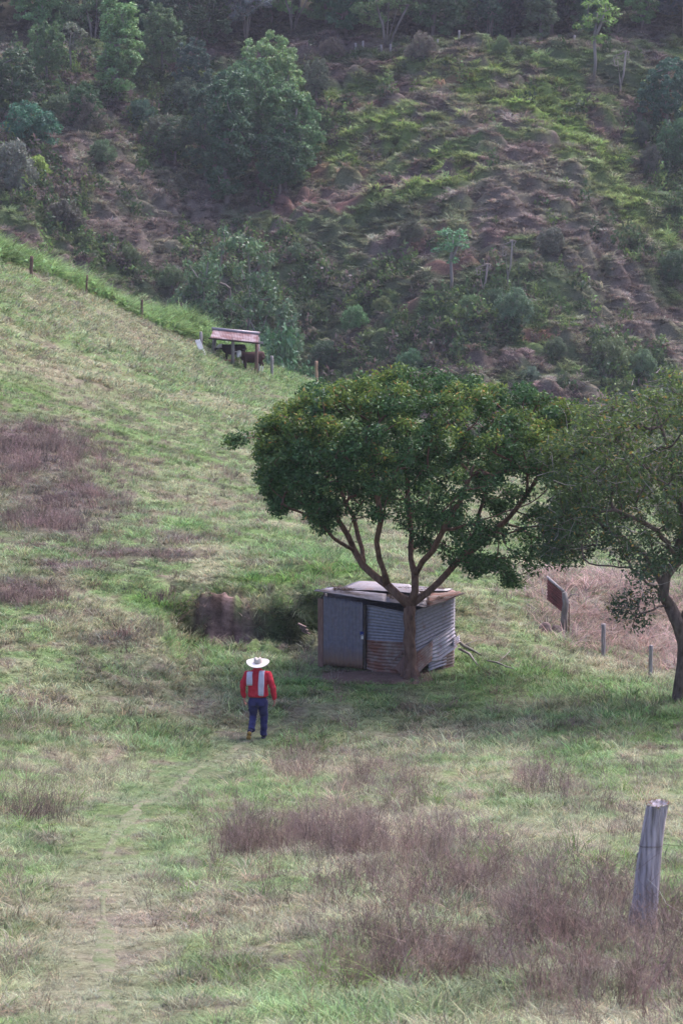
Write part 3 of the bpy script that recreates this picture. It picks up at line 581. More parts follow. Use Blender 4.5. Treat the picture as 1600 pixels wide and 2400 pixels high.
def right_tree():
    Y0 = 62.6; base = at(1588, 1642, Y0); base[2] = ground(base[0], Y0) - .15
    T = empty('lichened_tree', (0, 0, 0)); tag(T, 'tree with a leaning trunk and sparse grey twiggy crown at the right edge', 'tree')
    def a(px, py, dy=0): return at(px, py, Y0 + dy)
    limbs = [[base, a(1594, 1600), a(1600, 1560), a(1602, 1510), a(1590, 1465), a(1568, 1420)],
             [a(1568, 1420), a(1552, 1395), a(1560, 1350), a(1590, 1310), a(1600, 1250), a(1585, 1160), a(1570, 1060), a(1540, 970)],
             [a(1555, 1398), a(1535, 1375, -.2), a(1500, 1350, -.5), a(1450, 1330, -.9), a(1400, 1325, -1.2)],
             [a(1552, 1395), a(1540, 1350, .4), a(1510, 1300, .8), a(1470, 1270, 1.0), a(1420, 1230, 1.3), a(1370, 1190, 1.4)],
             [a(1590, 1310), a(1550, 1260, -.8), a(1500, 1220, -1.3), a(1440, 1195, -1.6), a(1400, 1200, -1.8)],
             [a(1585, 1460), a(1610, 1420), a(1650, 1360, .4), a(1700, 1280, .6), a(1720, 1150, .6)],
             [a(1600, 1250), a(1640, 1160, .4), a(1660, 1050, .6), a(1650, 960, .5)], [a(1585, 1160), a(1520, 1100, .7), a(1460, 1050, 1.1), a(1420, 980, 1.2)],
             [a(1568, 1420), a(1530, 1430, -.5), a(1490, 1440, -.8), a(1480, 1470, -.9)]]
    ends = []
    while len(ends) < 520:
        an = rng.uniform(0, 6.283); u = rng.uniform(-1, 1)
        px = 1590 + 310 * u; hi = 1140 - 250 * math.sqrt(1 - u * u * .92) + 20 * math.sin(px / 23); lo = 1345 - 60 * abs(u) - 25 * math.sin(px / 31); py = hi + (lo - hi) * rng.uniform() ** 1.05
        dy = rng.uniform(-1, 1) * 2.7 * math.sqrt(max(.05, 1 - u * u))
        if vn(np.array([px / 42.]), np.array([py / 38. + dy * 2]), 321)[0] > .38: continue
        if px > 1800: continue
        ends.append(a(px, py, dy))
    ends += [a(1490 + rng.uniform(-50, 40), 1440 + rng.uniform(-60, 50), -.9 + rng.uniform(-.3, .3)) for _ in range(9)]
    ends = np.array(ends); mb = MB(); tree_wood(mb, limbs, ends, sides=9, rtip=.010, expo=2.3, jit=.3, rmax=.15)
    # bare grey twigs
    tw_ = MB(); 
    for _ in range(1200):
        e = ends[rng.integers(len(ends))] + rng.normal(0, .15, 3); d = rng.normal(0, 1, 3); d[2] = d[2] * .6 + .2; d = d / np.linalg.norm(d) * rng.uniform(.2, .65)
        tw_.tube([e, e + d * .5 + rng.normal(0, .04, 3), e + d], [.009, .006, .003], 3, cap=False)
    mb.build('trunk', M['bark_brown'], T); tw_.build('twigs', M['bark_pale'], T)
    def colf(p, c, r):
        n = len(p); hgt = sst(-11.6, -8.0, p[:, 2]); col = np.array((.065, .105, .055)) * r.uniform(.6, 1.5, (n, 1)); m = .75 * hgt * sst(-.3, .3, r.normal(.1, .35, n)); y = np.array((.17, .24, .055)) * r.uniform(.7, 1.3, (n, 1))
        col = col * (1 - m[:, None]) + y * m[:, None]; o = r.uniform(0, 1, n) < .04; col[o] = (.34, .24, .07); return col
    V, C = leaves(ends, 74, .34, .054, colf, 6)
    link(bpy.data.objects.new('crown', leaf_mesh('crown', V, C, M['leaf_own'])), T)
right_tree()

# distant tree kinds; unit height 1, origin at the foot
def kind_tree(seed, lobes, nclump, per, spread, size, wood='bark_grey', trunk_r=.022, limbs=None, up=.4, twig=.004):
    """lobes: (x,y,z,rx,ry,rz) of a tree of height 1"""
    st = np.random.default_rng(seed); cs = []
    vol = np.array([l[3] * l[4] * l[5] for l in lobes]) ** .75; vol /= vol.sum()
    for _ in range(nclump):
        l = lobes[st.choice(len(lobes), p=vol)]; d = unit(st.normal(0, 1, 3)); r_ = st.uniform(.35, 1) ** .5; cs.append(np.array(l[:3]) + d * np.array(l[3:]) * r_)
    cs = np.array(cs); mb = MB(); L_ = limbs or [[(0, 0, -.06), (.01, 0, .15), (-.01, .01, .35), (.01, 0, .6)]]
    tree_wood(mb, L_, cs[:: max(1, len(cs) // 60)], sides=5, rtip=twig, expo=2.3, jit=.15, rmax=trunk_r, seg=3)
    lob = np.array(lobes)
    def colf(p, c, r):
        n = len(p); g = r.uniform(.7, 1.3, (n, 1)) * (1 + .35 * fbm(c[:, 0] * 14, c[:, 2] * 14 + c[:, 1] * 9, seed + 5, 2))[:, None]; return np.ones((n, 3)) * g * (1 + .07 * r.normal(0, 1, (n, 3)))
    V, C = leaves(cs, per, spread, size, colf, seed, up)
    return mb.mesh('trunk', M[wood], True), leaf_mesh('crown', V, C, M['leaf_obj'])
KT = {}
KT['round'] = [kind_tree(400 + i, [(0, 0, .62, .34, .34, .36), (.16, .05, .45, .22, .22, .26), (-.17, -.05, .42, .22, .22, .26), (.05, -.15, .72, .22, .2, .24), (-.05, .1, .28, .2, .2, .2)], 190, 110, .05, .017) for i in range(3)]
KT['tall'] = [kind_tree(420 + i, [(0, 0, .78, .17, .17, .2), (.05, .03, .55, .2, .2, .2), (-.08, -.04, .38, .16, .16, .2), (.1, 0, .3, .13, .13, .2), (0, .05, .2, .14, .14, .16)], 180, 100, .042, .015) for i in range(2)]
KT['column'] = [kind_tree(440, [(0, 0, .75, .13, .13, .24), (.03, 0, .5, .15, .15, .28), (-.02, 0, .25, .13, .13, .22)], 180, 100, .040, .013)]
KT['sapling'] = [kind_tree(450 + i, [(.02, 0, .85, .13, .13, .15), (.14, .05, .75, .1, .1, .1), (-.1, 0, .7, .1, .1, .1), (.05, 0, .5, .07, .07, .06)], 34, 26, .055, .022, 'bark_pale', .016, [[(0, 0, -.06), (.015, 0, .2), (.0, 0, .5), (.03, 0, .8)]]) for i in range(2)]
KT['bare'] = [kind_tree(460, [(.05, 0, .8, .16, .14, .16), (-.1, 0, .7, .12, .12, .14)], 40, 3, .06, .014, 'bark_pale', .02, [[(0, 0, -.06), (.01, 0, .25), (-.03, 0, .5), (-.08, 0, .85)], [(.005, 0, .2), (.06, .02, .45), (.1, 0, .9)]])]
KT['bush'] = [kind_tree(470 + i, [(0, 0, .5, .6, .6, .45), (.35, .1, .35, .4, .4, .33), (-.35, 0, .3, .4, .4, .3), (.1, -.2, .65, .35, .35, .3)], 120, 80, .13, .034, 'bark_grey', .03) for i in range(3)]
KT['fine'] = [kind_tree(425 + i, [(0, 0, .76, .18, .18, .22), (.07, .03, .58, .2, .2, .2), (-.09, -.04, .5, .16, .16, .2), (.1, 0, .4, .13, .13, .2)], 220, 60, .04, .013) for i in range(2)]
KT['slim'] = [kind_tree(429, [(0, 0, .82, .07, .07, .12), (.05, .03, .65, .07, .07, .1), (-.05, -.02, .7, .05, .05, .08), (.04, 0, .48, .05, .05, .06)], 60, 60, .035, .012, 'bark_pale', .012)]
KT['multi'] = [kind_tree(480, [(0, 0, .72, .3, .28, .26), (-.2, 0, .6, .18, .18, .2), (.22, 0, .55, .18, .18, .2), (.1, -.1, .36, .16, .12, .12)], 170, 60, .045, .014, 'bark_grey', .013,
        [[(0, 0, -.05), (-.05, 0, .2), (-.12, 0, .45), (-.12, 0, .7)], [(0, 0, .0), (.03, 0, .25), (.1, 0, .5), (.12, 0, .75)], [(0, 0, .02), (.0, .05, .3), (-.02, .05, .7)], [(0, 0, 0), (-.1, .04, .25), (-.22, .04, .5)]])]
def far_tree(px, py, hpx, kind, col, name, label, cat='tree', wscale=1., group=None, Y=None, top=None):
    p = hit(px, py) if Y is None else at(px, py, Y)
    z = ground(p[0], p[1]); hgt = hpx / F * p[1] if top is None else at(px, top, p[1])[2] - z
    o = empty(name, (p[0], p[1], z), rng.uniform(-.5, .5)); tr_, cr_ = KT[kind][rng.integers(len(KT[kind]))]
    tag(o, label, cat, group)
    for nm, me in (('trunk', tr_), ('crown', cr_)):
        c = bpy.data.objects.new(nm, me); c.scale = (hgt * wscale, hgt * wscale, hgt); c.color = (*[v * 1.5 * rng.uniform(.9, 1.1) for v in col], 1); link(c, o)
    return o
DG = (.05, .095, .04); BG = (.055, .095, .06); MG = (.095, .165, .065); PG = (.15, .225, .10); GR = (.13, .135, .10); YG = (.20, .27, .06); BR = (.13, .105, .085); DK = (.04, .055, .04)
G1 = 'trees standing apart on the far hillside'
far_tree(635, 300, 235, 'round', PG, 'rounded_tree', 'tall pale green round-topped tree, highest on the wooded spur', group=G1, wscale=.95)
far_tree(665, 445, 255, 'tall', MG, 'leafy_tree', 'full green tree at the right edge of the wooded spur', group=G1, wscale=1.15)
far_tree(610, 400, 260, 'round', MG, 'leafy_tree', 'green tree in the middle of the wooded spur below the round-topped one', group=G1, wscale=.75)
far_tree(530, 465, 330, 'column', DG, 'narrow_tree', 'narrow dark green tree at the left foot of the wooded spur', group=G1, wscale=1.1)
far_tree(480, 400, 230, 'tall', BG, 'dark_tree', 'dark bluish tree left of the wooded spur', group=G1)
far_tree(275, 245, 275, 'column', PG, 'column_tree', 'pale green column shaped tree on the upper left ridge', group=G1, wscale=1.25)
far_tree(165, 190, 125, 'sapling', GR, 'thin_tree', 'thin grey tree with a crooked top on the upper left ridge', group=G1, wscale=1.3)
far_tree(30, 300, 190, 'round', DG, 'dark_tree', 'dark green tree at the left edge under the ridge', group=G1)
far_tree(60, 350, 110, 'bush', (.05, .12, .07), 'bush', 'bluish green bush below the left edge trees', 'bush', group='bushes on the far hillside')
far_tree(30, 460, 130, 'bush', GR, 'bush', 'grey brown bush at the left edge above the pasture', 'bush', .6, group='bushes on the far hillside')
far_tree(85, 430, 60, 'bush', YG, 'bush', 'small yellow green bush beside the grey brown one at left', 'bush', .8, group='bushes on the far hillside')
far_tree(145, 545, 80, 'bush', (.075, .08, .055), 'bush', 'dark brown bush just beyond the fern covered brow at left', 'bush', .9, group='bushes on the far hillside')
far_tree(985, 160, 72, 'bush', BR, 'ridge_bush', 'brown stemmed small tree leaning on the terrace edge', 'bush', .7, group='bushes on the far hillside')
far_tree(1172, 150, 45, 'bush', (.12, .17, .06), 'ridge_bush', 'small rounded green bush on the terrace edge', 'bush', .6, group='bushes on the far hillside')
far_tree(775, 140, 55, 'bush', BR, 'ridge_bush', 'olive bush at the left end of the terrace', 'bush', .8, group='bushes on the far hillside')
far_tree(1500, 330, 65, 'bush', DK, 'bush', 'small blackish bush high on the right of the hillside', 'bush', .5, group='bushes on the far hillside')
far_tree(1520, 400, 70, 'bush', (.07, .08, .06), 'bush', 'dark bush under the blackish one on the right', 'bush', .6, group='bushes on the far hillside')
far_tree(1390, 190, 190, 'sapling', (.14, .23, .07), 'slender_tree', 'slender bright green tree with a pale stem above the right terrace', group=G1, wscale=1.3)
far_tree(1452, 215, 120, 'bare', GR, 'bare_tree', 'bare tree with forked white stems under the right terrace', group=G1, wscale=1.)
far_tree(1560, 290, 190, 'round', (.05, .10, .06), 'dark_tree', 'large dark green tree at the right edge below the terrace', group=G1, wscale=.9)
far_tree(1590, 380, 120, 'bush', DG, 'dark_bush', 'dark green bush at the right edge below the large tree', 'bush', .7, group='bushes on the far hillside')
far_tree(545, 775, 262, 'multi', (.085, .15, .06), 'many_stemmed_tree', 'many stemmed leafy tree rising behind the cow shelter', wscale=.72, Y=232, top=522)
far_tree(475, 780, 150, 'fine', (.05, .075, .04), 'dark_tree', 'dark low tree left of the many stemmed tree', wscale=.85, group=G1, Y=233, top=630)
far_tree(625, 800, 180, 'fine', (.08, .10, .055), 'brownish_tree', 'brownish tree right of the many stemmed tree', wscale=.6, group=G1, Y=234, top=640)
far_tree(672, 860, 190, 'slim', (.11, .18, .08), 'sapling', 'thin sapling with a slanting pale stem right of the cow shelter', wscale=.9, group=G1, Y=230, top=670)
far_tree(632, 860, 105, 'bush', (.06, .12, .05), 'bush', 'dark leafy bush directly behind the cow shelter', 'bush', .5, group='bushes on the far hillside', Y=228, top=755)
far_tree(1055, 690, 155, 'sapling', (.09, .22, .09), 'sapling', 'fresh green sapling on a thin pale stem in the middle of the hillside', group=G1, wscale=1.5)
far_tree(1188, 692, 130, 'bare', GR, 'bare_tree', 'pair of bare pale stems to the right of the fresh green sapling', group=G1, wscale=.9)
far_tree(1130, 690, 95, 'bare', (.17, .14, .14), 'bare_tree', 'low grey leafless tree between the sapling and the bare pair', group=G1, wscale=1.2)
for i, (px, py, h, c, l) in enumerate([(1100, 770, 60, MG, 'round green bush under the bare grey tree'), (1200, 800, 90, (.10, .16, .09), 'large pale green bush beside the red earth patch'), (1160, 745, 60, DG, 'dark bush upslope of the large pale green bush'),
        (895, 735, 50, (.14, .18, .06), 'olive bush in the middle of the lower hillside'), (960, 870, 70, (.08, .16, .08), 'bluish green bush above the domed tree crown'), (1430, 880, 100, (.10, .13, .06), 'olive bush above the right hand tree'),
        (1500, 905, 70, (.10, .16, .08), 'grey green bush close to the right edge above the crown'), (1240, 905, 55, (.10, .17, .10), 'grey green bush between the two big crowns'), (760, 850, 70, DG, 'dark bush right of the sapling by the shelter'), (830, 800, 60, MG, 'green bush on the lower slope above the domed crown'),
        (1300, 850, 50, (.08, .12, .06), 'low dark bush right of the red earth patch'), (400, 690, 60, (.08, .13, .05), 'green bush beyond the brow left of the many stemmed tree'), (300, 640, 50, (.10, .13, .06), 'olive bush beyond the ferns'), (690, 640, 70, (.09, .12, .06), 'brown green bush right of the many stemmed crown'),
        (960, 600, 60, (.08, .09, .06), 'brown bush left of the fresh green sapling'), (1290, 600, 70, (.10, .11, .08), 'grey brown bush right of the bare pair'), (1580, 660, 80, DG, 'dark bush on the right edge halfway down the hillside'), (480, 540, 60, BR, 'dead brown bush below the wooded spur'),
        (380, 330, 90, (.09, .10, .07), 'grey bush in the hollow left of the wooded spur'), (200, 330, 90, GR, 'silvery bush under the column shaped tree'), (330, 280, 70, BG, 'dark bush at the foot of the column shaped tree'), (430, 250, 90, (.10, .12, .08), 'grey green bush on the ridge between column and round trees'),
        (720, 350, 60, DG, 'dark bush at the right rim of the wooded spur'), (240, 400, 60, (.09, .13, .06), 'green bush above the brown slope at left'), (140, 290, 80, (.10, .13, .07), 'mossy bush below the thin grey tree')]):
    far_tree(px, py, h, 'bush', c, 'bush', l, 'bush', .75, 'bushes on the far hillside')
for px, py, h, k, c, wsc, l in [(700, 400, 200, 'round', MG, .8, 'rounded green tree low on the right rim of the wooded spur'), (560, 300, 170, 'round', PG, .8, 'pale tree on the left shoulder of the wooded spur'), (655, 470, 150, 'round', DG, 1., 'dark green tree at the bottom of the wooded spur'),
        (380, 175, 180, 'round', MG, .8, 'broad green tree right of the column shaped tree'), (455, 230, 160, 'round', BG, .8, 'bluish tree between the column tree and the wooded spur'), (200, 330, 120, 'round', DG, 1., 'dark green tree below the column shaped tree'),
        (410, 370, 120, 'round', (.07, .10, .05), 1.1, 'dull green tree in the hollow beside the wooded spur'), (110, 210, 150, 'round', MG, .9, 'broad green tree left of the thin grey tree'), (740, 230, 110, 'round', GR, .8, 'grey green tree beside the round-topped tree')]:
    far_tree(px, py, h, k, c, 'hillside_tree', l, wscale=wsc, group=G1)
# forest behind the terrace: each tree stands on the upper slope
wood_spots = []
for row, (Y, z_, n, h) in enumerate([(303, 0, 15, 8.5), (309, 0, 16, 9), (315, 0, 17, 9)]):
    for i in range(n):
        X = (-1 + 2 * (i + .5) / n) * (.1175 * Y * 1.08) + rng.uniform(-1, 1); wood_spots.append((X, Y + rng.uniform(-2.5, 2.5), h * rng.uniform(.7, 1.2), row, i))
tones = [(DG, 'dark green'), (BG, 'bluish green'), (MG, 'mid green'), (GR, 'greyish'), ((.07, .11, .05), 'olive green'), (DK, 'very dark')]
ords = 'first second third fourth fifth sixth seventh eighth ninth tenth eleventh twelfth thirteenth fourteenth fifteenth sixteenth seventeenth'.split()
for X, Y, h, row, wi in wood_spots:
    k = rng.integers(len(tones)); kind = ['round', 'tall', 'round', 'multi'][rng.integers(4)]
    o = empty('forest_tree', (X, Y, ground(X, Y)), rng.uniform(0, 6.28)); tr_, cr_ = KT[kind][rng.integers(len(KT[kind]))]
    px = X / Y * F + 800
    tag(o, '%s %s forest tree, %s from left in the %s row above terrace' % (tones[k][1], {'round': 'rounded', 'tall': 'upright', 'multi': 'bushy'}[kind], ords[wi], ('front', 'middle', 'back')[row]), 'tree', 'forest trees above the terrace')
    for nm, me in (('trunk', tr_), ('crown', cr_)):
        c = bpy.data.objects.new(nm, me); c.scale = (h * 1.15, h * 1.15, h); c.color = (*[v * rng.uniform(1.5, 2.3) for v in tones[k][0]], 1); link(c, o)

# ---------------------------------------------------------------- corrugated sheets
def sheet(mb, c00, c10, c01, pitch=.076, amp=.010, along='u', res=6, c11=None, skew=0, dent=.012, seed=0, thick=.004, jag=0):
    """parallelogram from c00 to c10 (u) and c01 (v); ridges run along u ('u') or v"""
    c00, c10, c01 = map(lambda v: np.array(v, float), (c00, c10, c01)); c11 = c10 + c01 - c00 if c11 is None else np.array(c11, float)
    U = c10 - c00; Vv = c01 - c00; nrm = np.cross(U, Vv); nrm /= np.linalg.norm(nrm); lu, lv = np.linalg.norm(U), np.linalg.norm(Vv)
    if along == 'u': nu, nv = max(4, int(lu / .12)), int(lv / pitch * res)
    else: nu, nv = int(lu / pitch * res), max(4, int(lv / .12))
    u = np.linspace(0, 1, nu + 1)[:, None]; v = np.linspace(0, 1, nv + 1)[None]
    P = (c00 * ((1 - u) * (1 - v))[..., None] + c10 * (u * (1 - v))[..., None] + c01 * ((1 - u) * v)[..., None] + c11 * (u * v)[..., None])
    ph = (v * lv if along == 'u' else u * lu) / pitch * 2 * math.pi; d = amp * np.sin(ph) + np.zeros_like(u + v) + dent * fbm(u * lu * 1.6 + 7 * seed, v * lv * 1.6 + seed, 500 + seed, 2)
    P = P + nrm * d[..., None]
    if jag:
        j = jag * vn(u * lu * 4, u * 0 + seed, 77); P = P - (Vv / lv) * (j * (1 - v))[..., None] * 1.0
    A = P.reshape(-1, 3); B = A - nrm * thick; n, m = nu + 1, nv + 1; i = (np.arange(n - 1)[:, None] * m + np.arange(m - 1)[None]).ravel(); q = np.stack([i, i + m, i + m + 1, i + 1], 1); k = n * m
    f = q.tolist() + (q[:, ::-1] + k).tolist(); bd = [j for j in range(m)] + [a_ * m + m - 1 for a_ in range(1, n)] + [(n - 1) * m + j for j in range(m - 2, -1, -1)] + [a_ * m for a_ in range(n - 2, 0, -1)]
    for a_, b_ in zip(bd, bd[1:] + bd[:1]): f.append((a_, b_, b_ + k, a_ + k))
    mb.add(np.vstack([A, B]), f)
def tin_mat(name, base, rust, amount, dirt_z=None, scale=3.0, rough=.5, metal=.35):
    m, t, b = new_mat(name); L = t.links.new; tc = N(t, 'ShaderNodeTexCoord')
    n1 = N(t, 'ShaderNodeTexNoise'); n1.inputs['Scale'].default_value = scale; n1.inputs['Detail'].default_value = 7; n1.inputs['Roughness'].default_value = .65; L(tc.outputs['Object'], n1.inputs['Vector'])
    r1 = N(t, 'ShaderNodeValToRGB'); r1.color_ramp.elements[0].position = .62 - amount * .4; r1.color_ramp.elements[1].position = .74 - amount * .3; L(n1.outputs['Fac'], r1.inputs[0])
    n2 = N(t, 'ShaderNodeTexNoise'); n2.inputs['Scale'].default_value = 14; n2.inputs['Detail'].default_value = 4; L(tc.outputs['Object'], n2.inputs['Vector'])
    r2 = N(t, 'ShaderNodeValToRGB'); r2.color_ramp.elements[0].color = (*[c * .84 for c in base], 1); r2.color_ramp.elements[1].color = (*[min(1, c * 1.16) for c in base], 1); r2.color_ramp.elements[0].position = .3; r2.color_ramp.elements[1].position = .7; L(n2.outputs['Fac'], r2.inputs[0])
    mx = N(t, 'ShaderNodeMix', data_type='RGBA'); L(r1.outputs[0], mx.inputs[0]); L(r2.outputs[0], mx.inputs[6]); mx.inputs[7].default_value = (*rust, 1); out = mx.outputs[2]
    if dirt_z:
        sx = N(t, 'ShaderNodeSeparateXYZ'); L(tc.outputs['Object'], sx.inputs[0]); ad = N(t, 'ShaderNodeMath', operation='ADD'); L(sx.outputs['Z'], ad.inputs[0]); ml = N(t, 'ShaderNodeMath', operation='MULTIPLY'); ml.inputs[1].default_value = .35; L(n1.outputs['Fac'], ml.inputs[0]); L(ml.outputs[0], ad.inputs[1])
        mr = N(t, 'ShaderNodeMapRange'); mr.inputs[1].default_value = dirt_z + .38; mr.inputs[2].default_value = dirt_z; L(ad.outputs[0], mr.inputs[0])
        m2 = N(t, 'ShaderNodeMix', data_type='RGBA'); L(mr.outputs[0], m2.inputs[0]); L(out, m2.inputs[6]); m2.inputs[7].default_value = (.23, .15, .12, 1); out = m2.outputs[2]
    L(out, b.inputs['Base Color']); b.inputs['Roughness'].default_value = rough; b.inputs['Metallic'].default_value = metal; return m
M['tin_blue'] = tin_mat('tin_door', (.185, .175, .225), (.20, .16, .16), .06, .38, 2.2, .55, .2)
M['tin'] = tin_mat('tin_wall', (.25, .24, .29), (.20, .14, .14), .12, None, 3.0, .5, .3)
M['tin_rusty'] = tin_mat('tin_rusty', (.26, .21, .20), (.19, .085, .065), .55, None, 2.2, .7, .1)
M['tin_pale'] = tin_mat('tin_pale', (.23, .215, .25), (.22, .15, .15), .18, None, 2.6, .45, .35)
M['tin_side'] = tin_mat('tin_side', (.38, .36, .42), (.24, .15, .14), .22, None, 3.5, .45, .3)
M['tin_red'] = tin_mat('tin_red', (.20, .06, .055), (.10, .035, .035), .3, None, 2.0, .7, .05)
M['roof_tin'] = tin_mat('roof_tin', (.24, .225, .27), (.14, .105, .09), .36, None, 1.6, .5, .3)
M['wood_red'] = noise_mat('board_red', [(.16, .09, .08), (.27, .17, .15)], 6, 4, .9, .3, 40, (6, 6, .8))
M['wood_grey'] = noise_mat('wood_grey', [(.15, .13, .13), (.33, .30, .31), (.46, .43, .44)], 5, 6, .9, .8, 16, (6, 6, .7))
M['dark_wood'] = noise_mat('dark_wood', [(.05, .04, .04), (.11, .09, .08)], 6, 4, .9)
M['white_paint'] = noise_mat('white_paint', [(.6, .58, .58), (.82, .8, .82)], 5, 3, .7)
M['litter'] = noise_mat('leaf_litter', [(.06, .045, .03), (.16, .11, .08)], 20, 4, .95)
M['rock'] = noise_mat('rock', [(.16, .11, .10), (.27, .20, .19)], 4, 6, .95, 1, 14)
M['dirt'] = noise_mat('dirt', [(.13, .08, .07), (.21, .14, .12)], 5, 6, 1, .8, 20)

# ---------------------------------------------------------------- the shed
def shed():
    O = np.array((1.66, 66.0, 0)); g = -14.28
    S = empty('tin_shed', (0, 0, 0)); tag(S, 'small patched shed of rusty corrugated iron sheets under the domed tree', 'shed')
    S.location = (O[0], O[1], g)
    def L(p): return np.array(p, float) - np.array((O[0], O[1], g))
    def W(px, Y, py): v = at(px, py, Y); return L(v)
    A = np.array((-.53, 66.85)); B = np.array((1.66, 66.02)); C = np.array((2.63, 67.05)); D = np.array((2.75, 69.4)); E = np.array((-.35, 69.6))
    def P(q, z, off=0): return L((q[0], q[1], g + z))
    du = (B - A) / np.linalg.norm(B - A); nrm = np.array((du[1], -du[0]))
    def onf(t, z, off=0): q = A + (B - A) * t + nrm * off; return P(q, z)
    hA, hB, hC = 1.80, 1.55, 1.74
    top = lambda t: hA + (hB - hA) * t + .0
    tl = [(.035, .10), (.10, .52)]
    # left corner board
    mb = MB(); mb.box((onf(.022, .80) + onf(.022, .86)) / 2, (.13, .06, 1.62), [[du[0], nrm[0], 0], [du[1], nrm[1], 0], [0, 0, 1]]); mb.build('corner_post', M['wood_red'], S, False)
    # door (vertical ribs) > padlock, hinge stile
    mb = MB(); sheet(mb, onf(.055, .07, .03), onf(.475, .05, .03), onf(.055, top(.055) - .06, .03), .085, .012, 'v', seed=1, c11=onf(.475, top(.475) - .06, .03)); dr = mb.build('door', M['tin_blue'], S)
    mb = MB(); c = onf(.497, .82, .04); mb.box(c, (.035, .045, 1.52), [[du[0], nrm[0], 0], [du[1], nrm[1], 0], [0, 0, 1]]); mb.build('door_post', M['dark_wood'], S, False)
    mb = MB(); p = onf(.475, .80, .075); mb.box(p, (.055, .03, .07)); s = p + np.array((0, 0, .035)); mb.tube([s + np.array((-.018, 0, 0)), s + np.array((-.016, 0, .03)), s + np.array((0, 0, .045)), s + np.array((.016, 0, .03)), s + np.array((.018, 0, 0))], .005, 6)
    k = mb.build('padlock', M['white_paint'], dr, False)
    mb = MB(); mb.box(onf(.47, .905, .07), (.085, .02, .075)); mb.build('hasp', noise_mat('hasp_blue', [(.02, .03, .16), (.04, .06, .26)], 10), dr, False)
    # front sheets: upper and lower
    mb = MB(); sheet(mb, onf(.512, .72, .012), onf(.985, .74, .012), onf(.512, top(.512) - .09, .012), .075, .012, 'u', seed=2, c11=onf(.985, top(.985) - .10, .012)); mb.build('front_sheet', M['tin'], S)
    mb = MB(); sheet(mb, onf(.512, .03, .035), onf(.87, .0, .035), onf(.512, .745, .035), .075, .011, 'u', seed=3, c11=onf(1.0, .76, .035), jag=.03); mb.build('patch_sheet', M['tin_rusty'], S)
    # folded flap against the trunk
    q = MB(); a_, b_, c_ = onf(1.0, .72, .18), onf(.83, .16, .14), onf(.92, -.02, .2); n_ = np.array((.0, -.004, 0)); q.add([a_, b_, c_, onf(1.0, -.02, .2), a_ - n_ * 3, b_ - n_ * 3, c_ - n_ * 3, onf(1.0, -.02, .2) - n_ * 3], [(0, 1, 2, 3), (7, 6, 5, 4), (0, 4, 5, 1), (1, 5, 6, 2), (2, 6, 7, 3), (3, 7, 4, 0)])
    q.tube([onf(1.0, .76, .16), onf(.80, .30, .10)], .018, 5); q.build('folded_flap', M['wood_red'], S, False)
    # right-hand wall: tilted and overlapping sheets on the slanting side
    def onr(t, z, off=0): d = (C - B) / np.linalg.norm(C - B); n2 = np.array((d[1], -d[0])); qq = B + (C - B) * t + n2 * off; return P(qq, z)
    mb = MB(); sheet(mb, onr(0.02, .50, .01), onr(.97, .78, .01), onr(0.02, hB - .06, .01), .09, .016, 'u', seed=4, c11=onr(1.0, hC - .05, .01)); mb.build('side_sheet', M['tin'], S)
    mb = MB(); sheet(mb, onr(-.04, -.02, .05), onr(.42, .25, .05), onr(0.0, .50, .05), .07, .012, 'u', seed=5, c11=onr(.44, .72, .05), jag=.03); mb.build('side_patch', M['tin_rusty'], S)
    mb = MB(); sheet(mb, onr(.40, .20, .075), onr(1.02, .40, .085), onr(.40, .74, .03), .085, .018, 'u', seed=6, c11=onr(1.0, .98, .03), dent=.05, jag=.06); mb.build('side_patch', M['tin_side'], S)
    mb = MB(); sheet(mb, onr(.70, -.05, .02), onr(1.0, -.03, .02), onr(.70, .5, .02), .07, .012, 'u', seed=17); mb.build('side_patch', M['tin_rusty'], S)
    mb = MB(); sheet(mb, onr(.36, .0, .03), onr(.80, .06, .03), onr(.36, .32, .03), .07, .012, 'u', seed=7, c11=onr(.80, .42, .03)); mb.build('side_patch', M['tin'], S)
    mb = MB(); sheet(mb, onr(.90, .42, .10), onr(1.12, .48, .06), onr(.88, .66, .10), .07, .014, 'u', seed=8, dent=.06, jag=.08); mb.build('side_patch', M['tin_side'], S)
    for t in (.64, .97):
        mb = MB(); mb.tube([onr(t, -.1, -.05), onr(t, 1.45, -.05)], .035, 6); mb.build('side_post', M['dark_wood'], S)
    mb = MB(); mb.tube([onf(.5, 1.45, -.04), onf(1.0, 1.36, -.04)], .03, 6); mb.build('top_rail', M['dark_wood'], S)
    mb = MB(); mb.tube([onf(.985, -.1, -.06), onf(.985, 1.4, -.06)], .035, 6); mb.build('side_post', M['dark_wood'], S)
    # hidden back and left walls
    mb = MB(); sheet(mb, P(E, -.05), P(A + np.array((.0, .06)), -.05), P(E, 1.42), .075, .01, 'u', seed=9, c11=P(A + np.array((0, .06)), 1.58)); sheet(mb, P(D, -.05), P(E, -.05), P(D, 1.36), .075, .01, 'u', seed=10, c11=P(E, 1.42)); sheet(mb, P(C, -.05), P(D, -.05), P(C, 1.58), .075, .01, 'u', seed=11, c11=P(D, 1.36)); mb.build('back_wall', M['tin'], S)
    # roof of overlapping sheets, sagging at the tree
    fl = W(735, 66.55, 1386); fm = W(905, 66.0, 1409); fr = W(1000, 65.95, 1422); rt = W(1088, 66.75, 1391)
    b0 = W(765, 69.2, 1377); b1 = W(840, 69.9, 1364); b2 = W(960, 69.9, 1372); b3 = W(1060, 69.4, 1383)
    up = np.array((0, 0, .018))
    mb = MB(); sheet(mb, fl, fm, b0, .075, .012, 'u', seed=12, c11=W(905, 69.3, 1380), dent=.03); mb.build('roof_sheet', M['roof_tin'], S)
